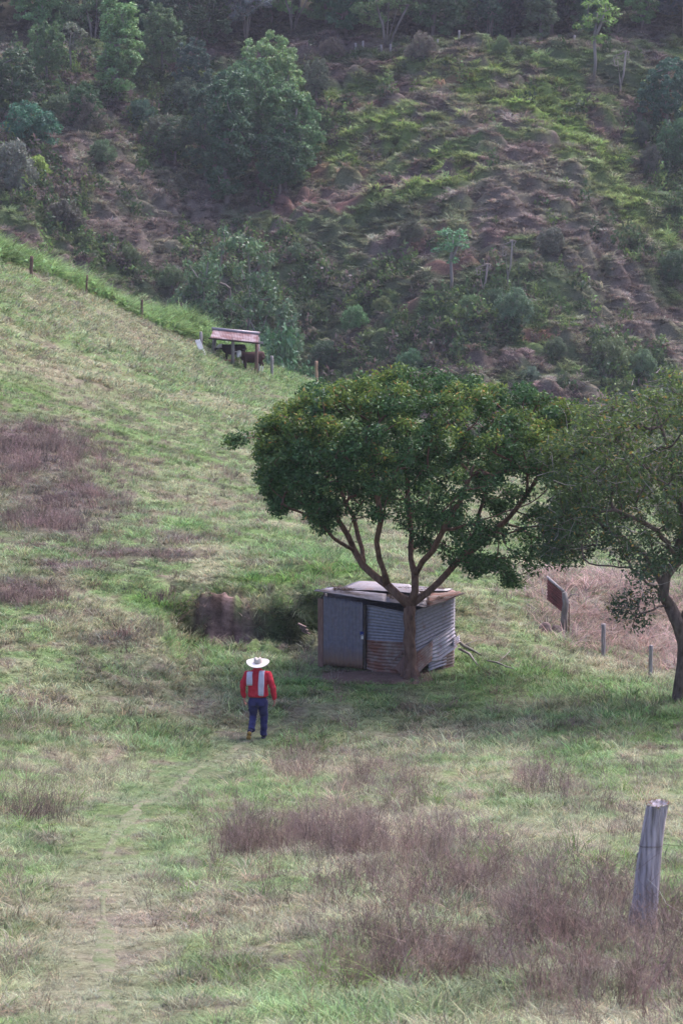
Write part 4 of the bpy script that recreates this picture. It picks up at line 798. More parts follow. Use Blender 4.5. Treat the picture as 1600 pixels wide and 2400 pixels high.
    mb = MB(); sheet(mb, fm - up, fr - up, W(895, 69.3, 1381) - up, .075, .012, 'u', seed=13, c11=W(1010, 69.0, 1385) - up, dent=.04); mb.build('roof_sheet', M['roof_tin'], S)
    mb = MB(); sheet(mb, fr + up * .2, rt + up * .2, W(1000, 69.0, 1384) + up * .2, .075, .012, 'u', seed=14, c11=b3, dent=.03); mb.build('roof_sheet', M['tin_rusty'], S)
    mb = MB(); sheet(mb, W(790, 68.2, 1381) + up * .5, W(985, 67.9, 1391) + up * .5, b1 + up * 1.5, .075, .012, 'u', seed=15, c11=b2 + up * 1.5, dent=.02); mb.build('roof_sheet', M['tin_pale'], S)
    mb = MB(); sheet(mb, W(960, 68.4, 1387) + up, W(1050, 68.5, 1387) + up, W(940, 69.8, 1373) + up * 2, .075, .012, 'u', seed=16, c11=b3 + up * 1.5, dent=.02); mb.build('roof_sheet', M['tin_pale'], S)
    # leaf litter and twigs lying on the roof
    X = rng.uniform(-.2, 2.5, 3600); Yy = rng.uniform(66.1, 69.3, 3600); kk = (fbm(X * 1.5, Yy * 1.2, 601, 2) > -.02); X, Yy = X[kk], Yy[kk]; pts = []
    t_ = (Yy - 66.3) / 3.2; zl = (fl[2] * .5 + fr[2] * .5) - .10 * (X - .3) / 2 + .0 * t_ 
    fz = np.interp(X - O[0], [fl[0], fm[0], fr[0], rt[0]], [fl[2], fm[2], fr[2], rt[2]]); bz = np.interp(X - O[0], [b0[0], b1[0], b2[0], b3[0]], [b0[2], b1[2], b2[2], b3[2]]); zl = fz + (bz - fz) * t_ + .05
    pc_ = np.stack([X - O[0], Yy - O[1], zl], 1); V, C_ = leaves(pc_, 2, .05, .035, lambda p, c, r: np.array((.13, .09, .06)) * r.uniform(.5, 1.5, (len(p), 1)), 9, up=3)
    lt = link(bpy.data.objects.new('leaf_litter', leaf_mesh('leaf_litter', V, C_, M['leaf_own']))); lt.location = (O[0], O[1], g); tag(lt, 'fallen brown leaves lying on the shed roof', 'leaf litter', kind='stuff')
shed()

# bare earth in front of the door
def patch(name, label, pts, mat, dz=.006):
    X = np.linspace(pts[0], pts[1], 60); Yy = np.linspace(pts[2], pts[3], 30); 
    XX, YY = np.meshgrid(X, Yy); cx, cy_ = (pts[0] + pts[1]) / 2, (pts[2] + pts[3]) / 2
    d = np.hypot((XX - cx) / ((pts[1] - pts[0]) / 2), (YY - cy_) / ((pts[3] - pts[2]) / 2)) + .25 * fbm(XX * 2, YY * 2, 701, 3)
    ZZ = H(XX, YY) + dz + .035 * (1 - d).clip(-1.5, 1); n, m = XX.shape; i = (np.arange(n - 1)[:, None] * m + np.arange(m - 1)[None]).ravel(); q = np.stack([i, i + 1, i + m + 1, i + m], 1)
    o = link(bpy.data.objects.new(name, quick_mesh(name, np.stack([XX, YY, ZZ], 2).reshape(-1, 3), q, mat, None, True))); tag(o, label, 'earth', kind='structure')
patch('bare_earth', 'bare reddish earth trodden in front of the shed door', (-.45, 2.1, 65.05, 66.75), M['dirt'])
def trail():
    P = track; m = 26; V = []; rows = []
    d = np.concatenate([[0], np.cumsum(np.hypot(*np.diff(P, axis=0).T))]); s = np.arange(0, d[-1], .22); X = np.interp(s, d, P[:, 0]); Y = np.interp(s, d, P[:, 1])
    T = np.gradient(np.stack([X, Y], 1), axis=0); T /= np.linalg.norm(T, axis=1)[:, None]; Nn = np.stack([-T[:, 1], T[:, 0]], 1); k = np.linspace(-1, 1, 9); wd = .10 + .08 * vn(s * .9, s * 0, 711)
    XX = X[:, None] + Nn[:, :1] * k * wd[:, None]; YY = Y[:, None] + Nn[:, 1:] * k * wd[:, None]; ZZ = H(XX, YY) + .012 - .03 * np.abs(k)[None] ** 3 + .012 * fbm(XX * 3, YY * 3, 721, 2)
    n, m = XX.shape; i = (np.arange(n - 1)[:, None] * m + np.arange(m - 1)[None]).ravel(); q = np.stack([i, i + 1, i + m + 1, i + m], 1)
    mt = noise_mat('trodden_path', [(.08, .12, .05), (.13, .155, .08), (.16, .16, .105), (.20, .165, .13)], 4, 8, 1, .8, 20)
    o = link(bpy.data.objects.new('path', quick_mesh('path', np.stack([XX, YY, ZZ], 2).reshape(-1, 3), q, mt, None, True))); tag(o, 'faint trodden footpath leading past the man to the shed', 'path', kind='structure')
trail()

# ---------------------------------------------------------------- posts, panel, boards, branches, rocks
def post(px, py, hpx, wpx, Y, mat, name, label, lean=(0, 0), group=None, flat=False):
    p = at(px, py, Y); gz = ground(p[0], Y); h = hpx / F * Y; r = wpx / F * Y / 2; o = empty(name, (p[0], Y, gz)); mb = MB()
    k = 7; path = [np.array((lean[0] * t * h + (rng.normal(0, r * .12) if 0 < t < 1 else 0), lean[1] * t * h, -.15 + (h + .15) * t)) for t in np.linspace(0, 1, k)]
    mb.tube(path, [r * rng.uniform(.9, 1.1) for _ in range(k)], 9, True, .08); me = mb.mesh(name, mat); bpy.data.objects.remove(o)
    q = link(bpy.data.objects.new(name, me)); q.location = (p[0], Y, gz); tag(q, label, 'post', group); return q
GP = 'fence posts along the brow of the pasture'
M['post_red'] = noise_mat('post_red', [(.10, .06, .05), (.19, .12, .10)], 8, 4, .9); M['post_tan'] = noise_mat('post_tan', [(.26, .17, .11), (.42, .28, .2)], 8, 4, .9)
post(73, 622, 50, 8, 160, M['post_red'], 'fence_post', 'reddish fence post by the ferns, furthest left and highest', (.05, 0), GP)
post(202, 697, 48, 5, 168, M['post_red'], 'fence_post', 'thin crooked reddish stake by the ferns, second from the left edge', (.08, 0), GP)
post(332, 762, 50, 6, 176, M['post_red'], 'fence_post', 'reddish fence post by the ferns, third from the left edge', (.05, 0), GP)
post(471, 825, 52, 7, 177, M['wood_grey'], 'fence_post', 'grey fence post behind the white boards left of the cow shelter', (0, 0), GP)
post(637, 876, 54, 8, 184, M['wood_grey'], 'fence_post', 'grey fence post just right of the cow shelter', (0, 0), GP)
post(741, 920, 52, 7, 194, M['post_tan'], 'fence_post', 'tan fence post at the end of the row above the domed tree', (0, 0), GP)
GQ = 'fence posts beyond the right side of the yard'
post(1412, 1536, 82, 10, 71.5, M['wood_grey'], 'fence_post', 'knotty grey fence post in the dry grass left of the trunk', (.0, 0), GQ)
post(1521, 1592, 76, 10, 68.5, M['wood_grey'], 'fence_post', 'grey fence post in the dry grass close beside the right trunk', (.03, 0), GQ)
# ridge fence
lab = ['leftmost', 'second', 'third', 'fourth', 'fifth', 'sixth', 'seventh', 'eighth', 'ninth', 'tenth']
for i, px in enumerate([(833), (850), (893), (915), (1025), (1075), (1217), (1251), (1320), (1345)]):
    post(px, 134, 22, 5, 299, M['wood_grey'], 'ridge_post', 'small grey post on the terrace under the forest, %s from the left' % lab[i], (0, 0), 'small posts along the terrace')

def big_post():
    Y = 29.3; p = at(1497, 2195, Y); gz = ground(p[0], Y); o = empty('weathered_post', (p[0], Y, gz)); tag(o, 'thick weathered leaning fence post in the near right weeds', 'post')
    def a(px, py): v = at(px, py, Y); return v - np.array((p[0], Y, gz))
    n = 28; a0 = np.arange(n) * 2 * math.pi / n; prof = [(1500, 2230, 34), (1502, 2160, 34), (1512, 2100, 31), (1516, 2040, 30), (1522, 1990, 28), (1530, 1930, 27), (1538, 1890, 27), (1541, 1883, 26)]
    rs = []; vs = []
    prof2 = []
    for (x0, y0, r0), (x1, y1, r1) in zip(prof[:-1], prof[1:]):
        for k in range(5): t = k / 5; prof2.append((x0 + (x1 - x0) * t, y0 + (y1 - y0) * t, r0 + (r1 - r0) * t))
    prof2.append(prof[-1])
    for i, (x, y, r) in enumerate(prof2):
        c = a(x, y); rr = r / F * Y; z = i * .045
        w_ = 1 + .05 * np.sin(3 * a0 + 1 + z) + .045 * vn(a0 * 4, np.full(n, z * .6), 801) + .03 * vn(a0 * 11, np.full(n, z * .3), 803)
        w_ = w_ * (1 - .16 * np.exp(-((a0 - 5.25) / .22) ** 2) * (i > 8)); vs.append(c + np.stack([np.cos(a0) * rr * w_, np.sin(a0) * rr * w_ * .95, (.02 * np.sin(a0 + .6) if i == len(prof2) - 1 else 0 * a0) ], 1))
    m = len(prof2); f = [(i * n + j, i * n + (j + 1) % n, (i + 1) * n + (j + 1) % n, (i + 1) * n + j) for i in range(m - 1) for j in range(n)] + [tuple(range(n))[::-1]]
    mb = MB(); top = vs[-1]; c = top.mean(0); ring = c + (top - c) * .8 - np.array((0, 0, .012)); ring2 = c + (top - c) * .3 - np.array((0, 0, .03)); vs += [ring, ring2]
    f += [((m - 1 + q) * n + j, (m - 1 + q) * n + (j + 1) % n, (m + q) * n + (j + 1) % n, (m + q) * n + j) for q in (0, 1) for j in range(n)] + [tuple((m + 1) * n + j for j in range(n))]
    mb.add(np.vstack(vs), f)
    mt = noise_mat('post_wood', [(.17, .15, .15), (.44, .39, .44), (.62, .56, .63)], 3, 8, .95, 1.0, 9, (9, 9, .9)); t = mt.node_tree
    mb.build('shaft', mt, o)
    mb = MB(); r = .122
    def rg(px, py, ang): c = a(px, py); return c + np.array((math.cos(ang) * r, math.sin(ang) * r, 0))
    mb.tube([rg(1523, 1979, t_) + np.array((0, 0, .006 * math.sin(t_ * 3))) for t_ in np.linspace(math.pi * .98, math.pi * 2.0, 14)] + [a(1600, 1983), a(1660, 1985)], .0028, 5); mb.build('wire', M['dark_wood'], o)
    mb = MB(); mb.tube([rg(1521, 2030, t_) - np.array((0, 0, .12 * (t_ - 3.6))) for t_ in np.linspace(3.6, 5.9, 12)] + [a(1560, 2118), a(1610, 2150)], .0026, 5); mb.build('wire', M['white_paint'], o)
    mb = MB(); mb.tube([a(1546, 2118) + np.array((0, -.1, 0)), a(1556, 2150) + np.array((0, -.1, 0)), a(1574, 2180) + np.array((0, -.1, 0)), a(1605, 2205) + np.array((0, -.1, 0)), a(1640, 2212)], .006, 5); mb.build('cable', M['dark_wood'], o)
    mb = MB(); mb.tube([a(1500, 1990) + np.array((.03, 0, 0)), a(1493, 2000), a(1491, 2010)], .007, 5); mb.build('staple', M['tin_pale'], o)
    V, C_ = leaves(np.array([top[j] + rng.normal(0, .01, 3) for j in range(n)] * 3), 4, .02, .012, lambda p_, c_, r_: np.where(r_.uniform(0, 1, (len(p_), 1)) < .5, np.array([[.30, .17, .10]]), np.array([[.34, .36, .28]])), 12, up=.5)
    link(bpy.data.objects.new('lichen', leaf_mesh('lichen', V, C_, M['leaf_own'])), o)
big_post()

def leaning_panel():
    o = empty('iron_panel', (0, 0, 0)); tag(o, 'dark red corrugated iron panel propped beside a gnarled post', 'panel')
    mb = MB(); Y = 74.6; sheet(mb, at(1281, 1405, Y + .5), at(1322, 1440, Y - .3), at(1281, 1353, Y + .5), .08, .014, 'u', seed=21, c11=at(1320, 1387, Y - .3)); mb.build('red_sheet', M['tin_red'], o)
    mb = MB(); mb.tube([at(1281, 1352, Y + .48), at(1322, 1388, Y - .32)], .035, 6); mb.build('top_pole', M['wood_grey'], o)
    mb = MB(); g_ = at(1320, 1462, Y - .4); g_[2] = ground(g_[0], g_[1]) - .1; mb.tube([g_, at(1321, 1440, Y - .4), at(1325, 1415, Y - .4), at(1322, 1388, Y - .4)], [.1, .09, .085, .07], 8, True, .12); mb.tube([at(1325, 1410, Y - .4), at(1336, 1395, Y - .4), at(1350, 1392, Y - .4)], [.03, .02, .015], 5); mb.build('gnarled_post', M['bark_grey'], o)
    s = MB(); g_ = at(1332, 1470, Y - .5); g_[2] = ground(g_[0], g_[1]) - .1; s.tube([g_, at(1333, 1415, Y - .5)], [.018, .014], 6); q = s.build('stake', M['post_red']); tag(q, 'thin reddish stake beside the gnarled post and red panel', 'stake')
leaning_panel()
def rock(px, py, rx, rz, Y, name, label, mat, group=None):
    p = at(px, py, Y); mb = MB(); mb.ball((0, 0, 0), (1, .8, 1), 18, 12); me = mb.mesh(name, mat); co = np.array([v.co for v in me.vertices]); d = fbm(co[:, 0] * 1.5 + px, co[:, 2] * 1.5 + co[:, 1], 901, 3); co = co * (1 + .22 * d)[:, None] * np.array((rx, rx * .9, rz)) / F * Y
    me.vertices.foreach_set('co', co.astype(np.float32).ravel()); q = link(bpy.data.objects.new(name, me)); q.location = (p[0], Y, ground(p[0], Y) + rz / F * Y * .45); tag(q, label, 'rock', group)
rock(1276, 1452, 17, 19, 73.6, 'boulder', 'rounded brown boulder at the left foot of the red panel', M['rock'], 'boulders under the red panel')
rock(1304, 1456, 13, 18, 73.8, 'boulder', 'rounded brown boulder between the first one and the gnarled post', M['rock'], 'boulders under the red panel')
rock(1560, 1560, 14, 7, 71.5, 'grey_stone', 'low grey stone in the dry grass left of the right hand trunk', noise_mat('grey_stone', [(.12, .13, .18), (.22, .23, .3)], 5))
# fallen branches right of the shed
def limbs_on_ground():
    o = MB()
    def g(px, py, Y, up=.05): v = at(px, py, Y); v[2] = max(v[2], ground(v[0], v[1]) + .02) if up else v[2]; return v
    o.tube([g(1064, 1480, 67.3, 0), g(1070, 1500, 67.6, 0), g(1085, 1513, 67.9, 0), g(1105, 1523, 68.2), g(1125, 1534, 68.2)], [.03, .035, .04, .035, .015], 6)
    o.tube([g(1075, 1520, 67.9), g(1100, 1533, 67.6), g(1112, 1550, 67.2), g(1120, 1560, 67)], [.03, .03, .025, .012], 6); o.tube([g(1085, 1513, 67.9), g(1105, 1505, 68.2), g(1118, 1500, 68.3)], [.02, .012, .006], 5)
    q = o.build('fallen_branch', M['bark_pale']); tag(q, 'crooked dead branch lying against the right corner of the shed', 'branch', 'dead branches right of the shed')
    o = MB(); o.tube([g(1140, 1548, 67.4), g(1165, 1553, 67.3), g(1185, 1562, 67.0), g(1205, 1568, 66.8)], [.02, .025, .02, .01], 6); o.tube([g(1165, 1553, 67.3), g(1180, 1540, 67.7), g(1195, 1525, 68)], [.015, .01, .006], 5)
    q = o.build('fallen_branch', M['bark_pale']); tag(q, 'thinner dead branch lying alone on the grass right of the shed', 'branch', 'dead branches right of the shed')
limbs_on_ground()
# bricks against the bank
for i, (px, py, l) in enumerate([(708, 1466, 'top pale roof tile of the small pile in the dark recess'), (712, 1474, 'middle pale roof tile of the small pile in the dark recess'), (717, 1482, 'lowest pale roof tile of the small pile in the dark recess')]):
    mb = MB(); mb.box((0, 0, 0), (.22, .14, .035), [[.9, 0, .43], [0, 1, 0], [-.43, 0, .9]]); p = at(px, py, 69.0); q = mb.build('roof_tile', M['rock'], None, False); q.location = p; tag(q, l, 'tile', 'tiles piled in the recess')

# ---------------------------------------------------------------- cow shelter, cows
def shelter():
    Y = 181.0; c = at(548, 860, Y); gz = ground(c[0], Y); o = empty('cow_shelter', (c[0], Y, gz)); tag(o, 'open cow shelter with a rusty tin roof on rough timber posts', 'shelter'); b = np.array((c[0], Y, gz))
    def a(px, py, y): return at(px, py, y) - b
    for (x0, y0, x1, y1, yy, r, m) in [(499, 838, 503, 792, 183.3, .14, 'wood_grey'), (545, 866, 546, 793, 179.7, .12, 'bark_pale'), (600, 868, 602, 795, 180.3, .12, 'wood_red'), (606, 845, 605, 790, 183.8, .1, 'wood_grey')]:
        p0 = a(x0, y0, yy); p0[2] = ground(p0[0] + b[0], yy) - b[2] - .2; mb = MB(); mb.tube([p0, (p0 + a(x1, y1, yy)) / 2 + np.array((.02, 0, 0)), a(x1, y1, yy)], [r, r * .95, r * .9], 8, True, .06); mb.build('post', M[m], o)
    fl, fr = a(493, 791, 179.4), a(606, 803, 179.4); rl, rr = a(500, 772, 181.2), a(605, 783, 181.2); bl, br = a(498, 790, 183.6), a(607, 800, 183.6)
    mb = MB(); sheet(mb, fl, fr, rl, .1, .018, 'v', seed=31, c11=rr, thick=.01); mb.build('front_roof', tin_mat('shelter_tin', (.27, .22, .25), (.13, .055, .06), .55, None, 1.1, .6, .1), o)
    mb = MB(); sheet(mb, rl + np.array((0, 0, .012)), rr + np.array((0, 0, .012)), bl, .1, .018, 'v', seed=32, c11=br, thick=.01); mb.build('back_roof', M['tin_pale'], o)
    mb = MB(); mb.tube([rl + np.array((-.1, -.05, .02)), rr + np.array((.1, -.05, .02))], .13, 8); mb.build('ridge_cap', M['tin_pale'], o)
    mb = MB(); mb.tube([fl + np.array((-.1, .1, -.06)), fr + np.array((.1, .1, -.06))], .06, 6); mb.build('front_beam', M['dark_wood'], o)
    mb = MB(); mb.box((a(604, 803, 179.6)), (.7, .05, .14)); mb.build('end_board', M['wood_grey'], o, False)
    # manger
    p = a(532, 849, 180.9); mb = MB(); mb.box(p, (1.0, .4, .22)); mb.box(p + np.array((0, 0, .14)), (1.06, .46, .05)); q = mb.build('manger', noise_mat('manger_wood', [(.24, .10, .06), (.36, .18, .11)], 4), None, False); q.location = b; tag(q, 'low reddish wooden manger inside the cow shelter', 'manger')
    for i, (x0, y0, x1, y1, l) in enumerate([(473, 829, 460, 797, 'duller left one of two white boards leaning beside the shelter'), (480, 832, 466, 796, 'brighter right one of two white boards leaning beside the shelter')]):
        mb = MB(); p0, p1 = at(x0, y0, 176), at(x1, y1, 176.6); d = p1 - p0; L_ = np.linalg.norm(d); d = d / L_; s = unit(np.cross(d, (0, 1, 0))); n_ = np.cross(s, d); mb.box((p0 + p1) / 2, (.15, .05, L_), np.stack([s, n_, d], 1)); q = mb.build('white_board', M['white_paint'], None, False); tag(q, l, 'board', 'white boards by the shelter')
shelter()
def remesh(o, vox, sub=0, smooth=6):
    m = o.modifiers.new('remesh', 'REMESH'); m.mode = 'VOXEL'; m.voxel_size = vox; m.use_smooth_shade = True
    if smooth: s = o.modifiers.new('smooth', 'SMOOTH'); s.factor = .5; s.iterations = smooth
def patch_mat(name, base, white, rules, rough=.8):
    """hide coloured by where on the animal it is: rules are (axis, lo, hi) soft bands that turn white, all combined by max of products"""
    m, t, b = new_mat(name); L = t.links.new; tc = N(t, 'ShaderNodeTexCoord'); no = N(t, 'ShaderNodeTexNoise'); no.inputs['Scale'].default_value = 4; L(tc.outputs['Object'], no.inputs['Vector'])
    va = N(t, 'ShaderNodeVectorMath', operation='MULTIPLY_ADD'); va.inputs[1].default_value = (.12, .12, .12); L(no.outputs['Color'], va.inputs[0]); L(tc.outputs['Object'], va.inputs[2]); sx = N(t, 'ShaderNodeSeparateXYZ'); L(va.outputs[0], sx.inputs[0]); acc = None
    for rule in rules:
        pr = None
        for ax, lo, hi in rule:
            g = N(t, 'ShaderNodeMath', operation='GREATER_THAN'); g.inputs[1].default_value = lo; L(sx.outputs[ax], g.inputs[0]); l = N(t, 'ShaderNodeMath', operation='LESS_THAN'); l.inputs[1].default_value = hi; L(sx.outputs[ax], l.inputs[0])
            mm = N(t, 'ShaderNodeMath', operation='MULTIPLY'); L(g.outputs[0], mm.inputs[0]); L(l.outputs[0], mm.inputs[1])
            if pr is None: pr = mm
            else: m3 = N(t, 'ShaderNodeMath', operation='MULTIPLY'); L(pr.outputs[0], m3.inputs[0]); L(mm.outputs[0], m3.inputs[1]); pr = m3
        if acc is None: acc = pr
        else: m4 = N(t, 'ShaderNodeMath', operation='MAXIMUM'); L(acc.outputs[0], m4.inputs[0]); L(pr.outputs[0], m4.inputs[1]); acc = m4
    mx = N(t, 'ShaderNodeMix', data_type='RGBA'); L(acc.outputs[0], mx.inputs[0]); mx.inputs[6].default_value = (*base, 1); mx.inputs[7].default_value = (*white, 1); L(mx.outputs[2], b.inputs['Base Color']); b.inputs['Roughness'].default_value = rough; return m
def cow(name, label, px, py, Y, rz, mat, head, scale=1.0):
    """+x is forward; head = (x, y, z, facing yaw) of the poll"""
    mb = MB(); prof = [(-.82, 1.08, .10, .12), (-.78, 1.05, .22, .26), (-.6, 1.02, .29, .33), (-.3, .98, .31, .36), (0, .96, .32, .37), (.3, .97, .29, .36), (.55, 1.0, .25, .34), (.75, 1.04, .17, .26), (.84, 1.06, .08, .14)]
    mb.rings([((x, 0, z), (0, ry, 0), (0, 0, rz_)) for x, z, ry, rz_ in prof], 18)
    for sx, sy in ((.52, .15), (.50, -.16)): mb.tube([(sx, sy, .95), (sx + .02, sy, .62), (sx, sy, .38), (sx + .02, sy, .12), (sx + .05, sy, 0)], [.13, .085, .055, .045, .06], 10)
    for sx, sy in ((-.62, .16), (-.58, -.17)): mb.tube([(sx, sy, 1.0), (sx + .1, sy, .72), (sx - .06, sy, .45), (sx, sy, .2), (sx + .03, sy, 0)], [.19, .13, .065, .05, .06], 10)
    hx, hy, hz, yaw = head; mb.tube([(.62, 0, 1.1), ((.62 + hx) / 2 + .06, hy * .4, (1.12 + hz) / 2), (hx, hy, hz)], [.25, .19, .15], 12)
    f = np.array((math.cos(yaw), math.sin(yaw), -.85)); f /= np.linalg.norm(f); p = np.array((hx, hy, hz)); mb.tube([p - f * .05, p + f * .1, p + f * .28, p + f * .42, p + f * .48], [.11, .125, .10, .085, .06], 12)
    sd_ = np.array((-math.sin(yaw), math.cos(yaw), 0))
    for s in (-1, 1): mb.tube([p + sd_ * s * .08 + np.array((0, 0, .02)), p + sd_ * s * .18 + np.array((0, 0, .03)), p + sd_ * s * .27 + np.array((0, 0, -.02))], [.03, .045, .015], 6)
    mb.tube([(-.8, 0, 1.12), (-.9, 0, 1.0), (-.92, .02, .6), (-.9, .03, .4)], [.035, .025, .02, .03], 6)
    mb.rings([((-.42, 0, .62), (.12, 0, 0), (0, .1, 0)), ((-.42, 0, .75), (.16, 0, 0), (0, .13, 0))], 10)
    w_ = at(px, py, Y); o = mb.build(name, mat); o.location = (w_[0], Y, ground(w_[0], Y)); o.rotation_euler = (0, 0, rz); o.scale = (scale,) * 3; remesh(o, .028); tag(o, label, 'cow'); return o
M['cow_a'] = patch_mat('black_hide', (.022, .014, .014), (.7, .68, .68), [[('X', .92, 3), ('Z', 1.18, 3)], [('Z', -1, .5), ('X', -1, -.3)]])
M['cow_b'] = patch_mat('brown_hide', (.045, .017, .016), (.75, .73, .74), [[('X', .93, 2.5), ('Z', -1, 3)], [('Z', -1, .42), ('X', -1, -.2)]])
cow('cow', 'black cow standing side on behind the middle post of the shelter', 549, 858, 182.3, R(180), M['cow_a'], (1.0, 0.05, 1.25, .2), .90)
cow('cow', 'brown cow with a white face turned to the camera under the shelter roof', 592, 866, 180.9, R(180 + 22), M['cow_b'], (1.02, .12, 1.36, R(62)), .95)

# ---------------------------------------------------------------- the man
def man():
    Y = 60.0; c = at(605, 1734, Y); gz = ground(c[0], Y); o = empty('person', (c[0], Y, gz), R(-4))
    tag(o, 'man walking away in white hat, red shirt and jeans, white towel over his shoulders', 'person')
    S = .985
    def v(*a): return np.array(a, float) * S * np.array((1.06, 1.05, 1.0))
    def E(c, rx, ry): return (v(*c), v(rx, 0, 0), v(0, ry, 0))
    skin = noise_mat('skin', [(.32, .15, .12), (.42, .21, .17)], 10, 3, .6); red = noise_mat('red_shirt', [(.44, .022, .045), (.54, .035, .06)], 7, 4, .85, .5, 14)
    jean = noise_mat('jeans', [(.028, .028, .09), (.05, .05, .15)], 9, 4, .9, .4, 18); white = noise_mat('towel', [(.48, .46, .62), (.60, .58, .72)], 9, 3, .95, .3, 60)
    # arm joints
    LS, LE, LW = (-.20, .0, 1.44), (-.315, -.02, 1.15), (-.285, .05, .90); RS, RE, RW = (.20, 0, 1.44), (.315, -.05, 1.14), (.335, .02, .87)
    hipL, kneeL, ankL = (-.09, 0, .90), (-.10, .10, .50), (-.12, -.20, .24); hipR, kneeR, ankR = (.09, 0, .90), (.11, .10, .48), (.10, .10, .10)
    # body: head, neck, trunk, arms, hands, legs in one surface
    mb = MB(); mb.ball(v(0, .02, 1.625), (.077 * S, .098 * S, .115 * S), 18, 14); mb.rings([E((0, .0, 1.62), .055, .06), E((0, -.01, 1.53), .058, .062), E((0, -.01, 1.46), .09, .075), E((0, 0, 1.40), .16, .1), E((0, 0, 1.2), .16, .1), E((0, 0, .98), .15, .1), E((0, 0, .88), .14, .1)], 16)
    mb.tube([v(0, .115, 1.63), v(0, .135, 1.60), v(0, .112, 1.585)], [.012, .018, .012], 8)      # nose
    for s in (-1, 1): mb.ball(v(s * .082, .015, 1.61), (.012, .022, .034), 8, 6); mb.ball(v(s * .03, .108, 1.635), (.013, .01, .01), 8, 6)
    mb.ball(v(0, .112, 1.56), (.026, .01, .009), 8, 6)
    for J in ((LS, LE, LW), (RS, RE, RW)): mb.tube([v(*J[0]), v(*J[1]), v(*J[2])], [.045, .038, .028], 10)
    for J in ((hipL, kneeL, ankL), (hipR, kneeR, ankR)): mb.tube([v(*J[0]), v(*J[1]), v(*J[2])], [.075, .05, .035], 10)
    for s, W, d0 in ((-1, LW, (.02, .02, -1)), (1, RW, (.0, .1, -1))):
        w_ = np.array(W); d = unit(np.array(d0, float)); side = np.array((0, 1., 0)); nn = unit(np.cross(d, side)); pal = w_ + d * .09
        mb.rings([(v(*(w_ - d * .02)), nn * .026, side * .034), (v(*(w_ + d * .03)), nn * .024, side * .044), (v(*pal), nn * .021, side * .050), (v(*(pal + d * .01)), nn * .017, side * .048)], 12)
        for k, (off, ln) in enumerate([(-.039, .070), (-.013, .088), (.013, .084), (.039, .076)]):
            b0 = pal + side * off - d * .01; cur = nn * (-s) * (.014 + .004 * k); mb.tube([v(*b0), v(*(b0 + d * ln * .5 + cur * .4)), v(*(b0 + d * ln * .85 + cur * 1.3)), v(*(b0 + d * ln + cur * 2))], [.0118, .011, .010, .008], 8)
        b0 = w_ + d * .03 + side * .033; mb.tube([v(*b0), v(*(b0 + d * .03 + side * .022)), v(*(b0 + d * .06 + side * .025 - nn * s * .008))], [.012, .011, .008], 8)
    q = mb.build('body', skin, o); remesh(q, .0065, smooth=3)
    # hair under the hat
    mb = MB(); mb.ball(v(0, -.005, 1.635), (.088 * S, .10 * S, .10 * S), 16, 10); mb.build('hair', M['dark_wood'], o)
    # jeans
    mb = MB(); mb.rings([E((0, .0, .96), .165, .118), E((0, -.01, .90), .178, .130), E((0, -.02, .84), .188, .142), E((0, -.015, .78), .175, .13), E((0, 0, .73), .13, .1)], 20)
    mb.tube([v(-.09, -.01, .84), v(-.098, .03, .70), v(-.104, .085, .54), v(-.106, .095, .48), v(-.112, -.03, .37), v(-.118, -.165, .27), v(-.12, -.21, .235)], [.115, .105, .086, .079, .077, .076, .084], 14)
    mb.tube([v(.09, -.01, .84), v(.10, .03, .70), v(.11, .09, .52), v(.112, .10, .45), v(.108, .10, .3), v(.102, .10, .13), v(.10, .10, .06)], [.115, .106, .088, .080, .076, .073, .082], 14)
    q = mb.build('jeans', jean, o); remesh(q, .011, smooth=4); tx = bpy.data.textures.new('creases', 'CLOUDS'); tx.noise_scale = .11; dm = q.modifiers.new('creases', 'DISPLACE'); dm.texture = tx; dm.strength = .035; dm.mid_level = .5
    for x, z in ((-.09, .83), (.09, .83)):
        mb = MB(); mb.box(v(x, -.152, z), (.12, .006, .13)); mb.build('back_pocket', noise_mat('pocket', [(.03, .03, .10), (.045, .045, .15)], 9), q, False)
    mb = MB(); mb.rings([E((0, -.0, .925), .183, .135), E((0, -.0, .965), .176, .128)], 24); mb.build('belt', noise_mat('belt', [(.10, .035, .025), (.16, .06, .04)], 9, 3, .5), o)
    # shirt: trunk, sleeves, collar
    mb = MB(); mb.rings([E((0, -.005, .945), .205, .150), E((0, -.01, .98), .212, .160), E((0, -.01, 1.05), .202, .155), E((0, -.005, 1.16), .198, .15), E((0, -.005, 1.28), .215, .148), E((0, -.005, 1.38), .222, .138), E((0, -.01, 1.44), .205, .12), E((0, -.01, 1.49), .14, .095), E((0, -.01, 1.525), .075, .078), E((0, -.01, 1.56), .070, .076)], 24)
    for J in ((LS, LE, LW), (RS, RE, RW)):
        a0, a1, a2 = map(np.array, J); s = 1 if a0[0] > 0 else -1; st = a0 + np.array((-s * .06, 0, -.03))
        mb.tube([v(*st), v(*(a0 + np.array((s * .01, 0, -.02)))), v(*(a0 * .6 + a1 * .4)), v(*a1), v(*(a1 * .5 + a2 * .5)), v(*(a2 * .88 + a1 * .12)), v(*(a2 + (a2 - a1) * .02))], [.085, .082, .074, .064, .058, .050, .042], 14)
    q = mb.build('shirt', red, o); remesh(q, .011, smooth=4)
    tx = bpy.data.textures.new('folds', 'CLOUDS'); tx.noise_scale = .13; dm = q.modifiers.new('folds', 'DISPLACE'); dm.texture = tx; dm.strength = .05; dm.mid_level = .5
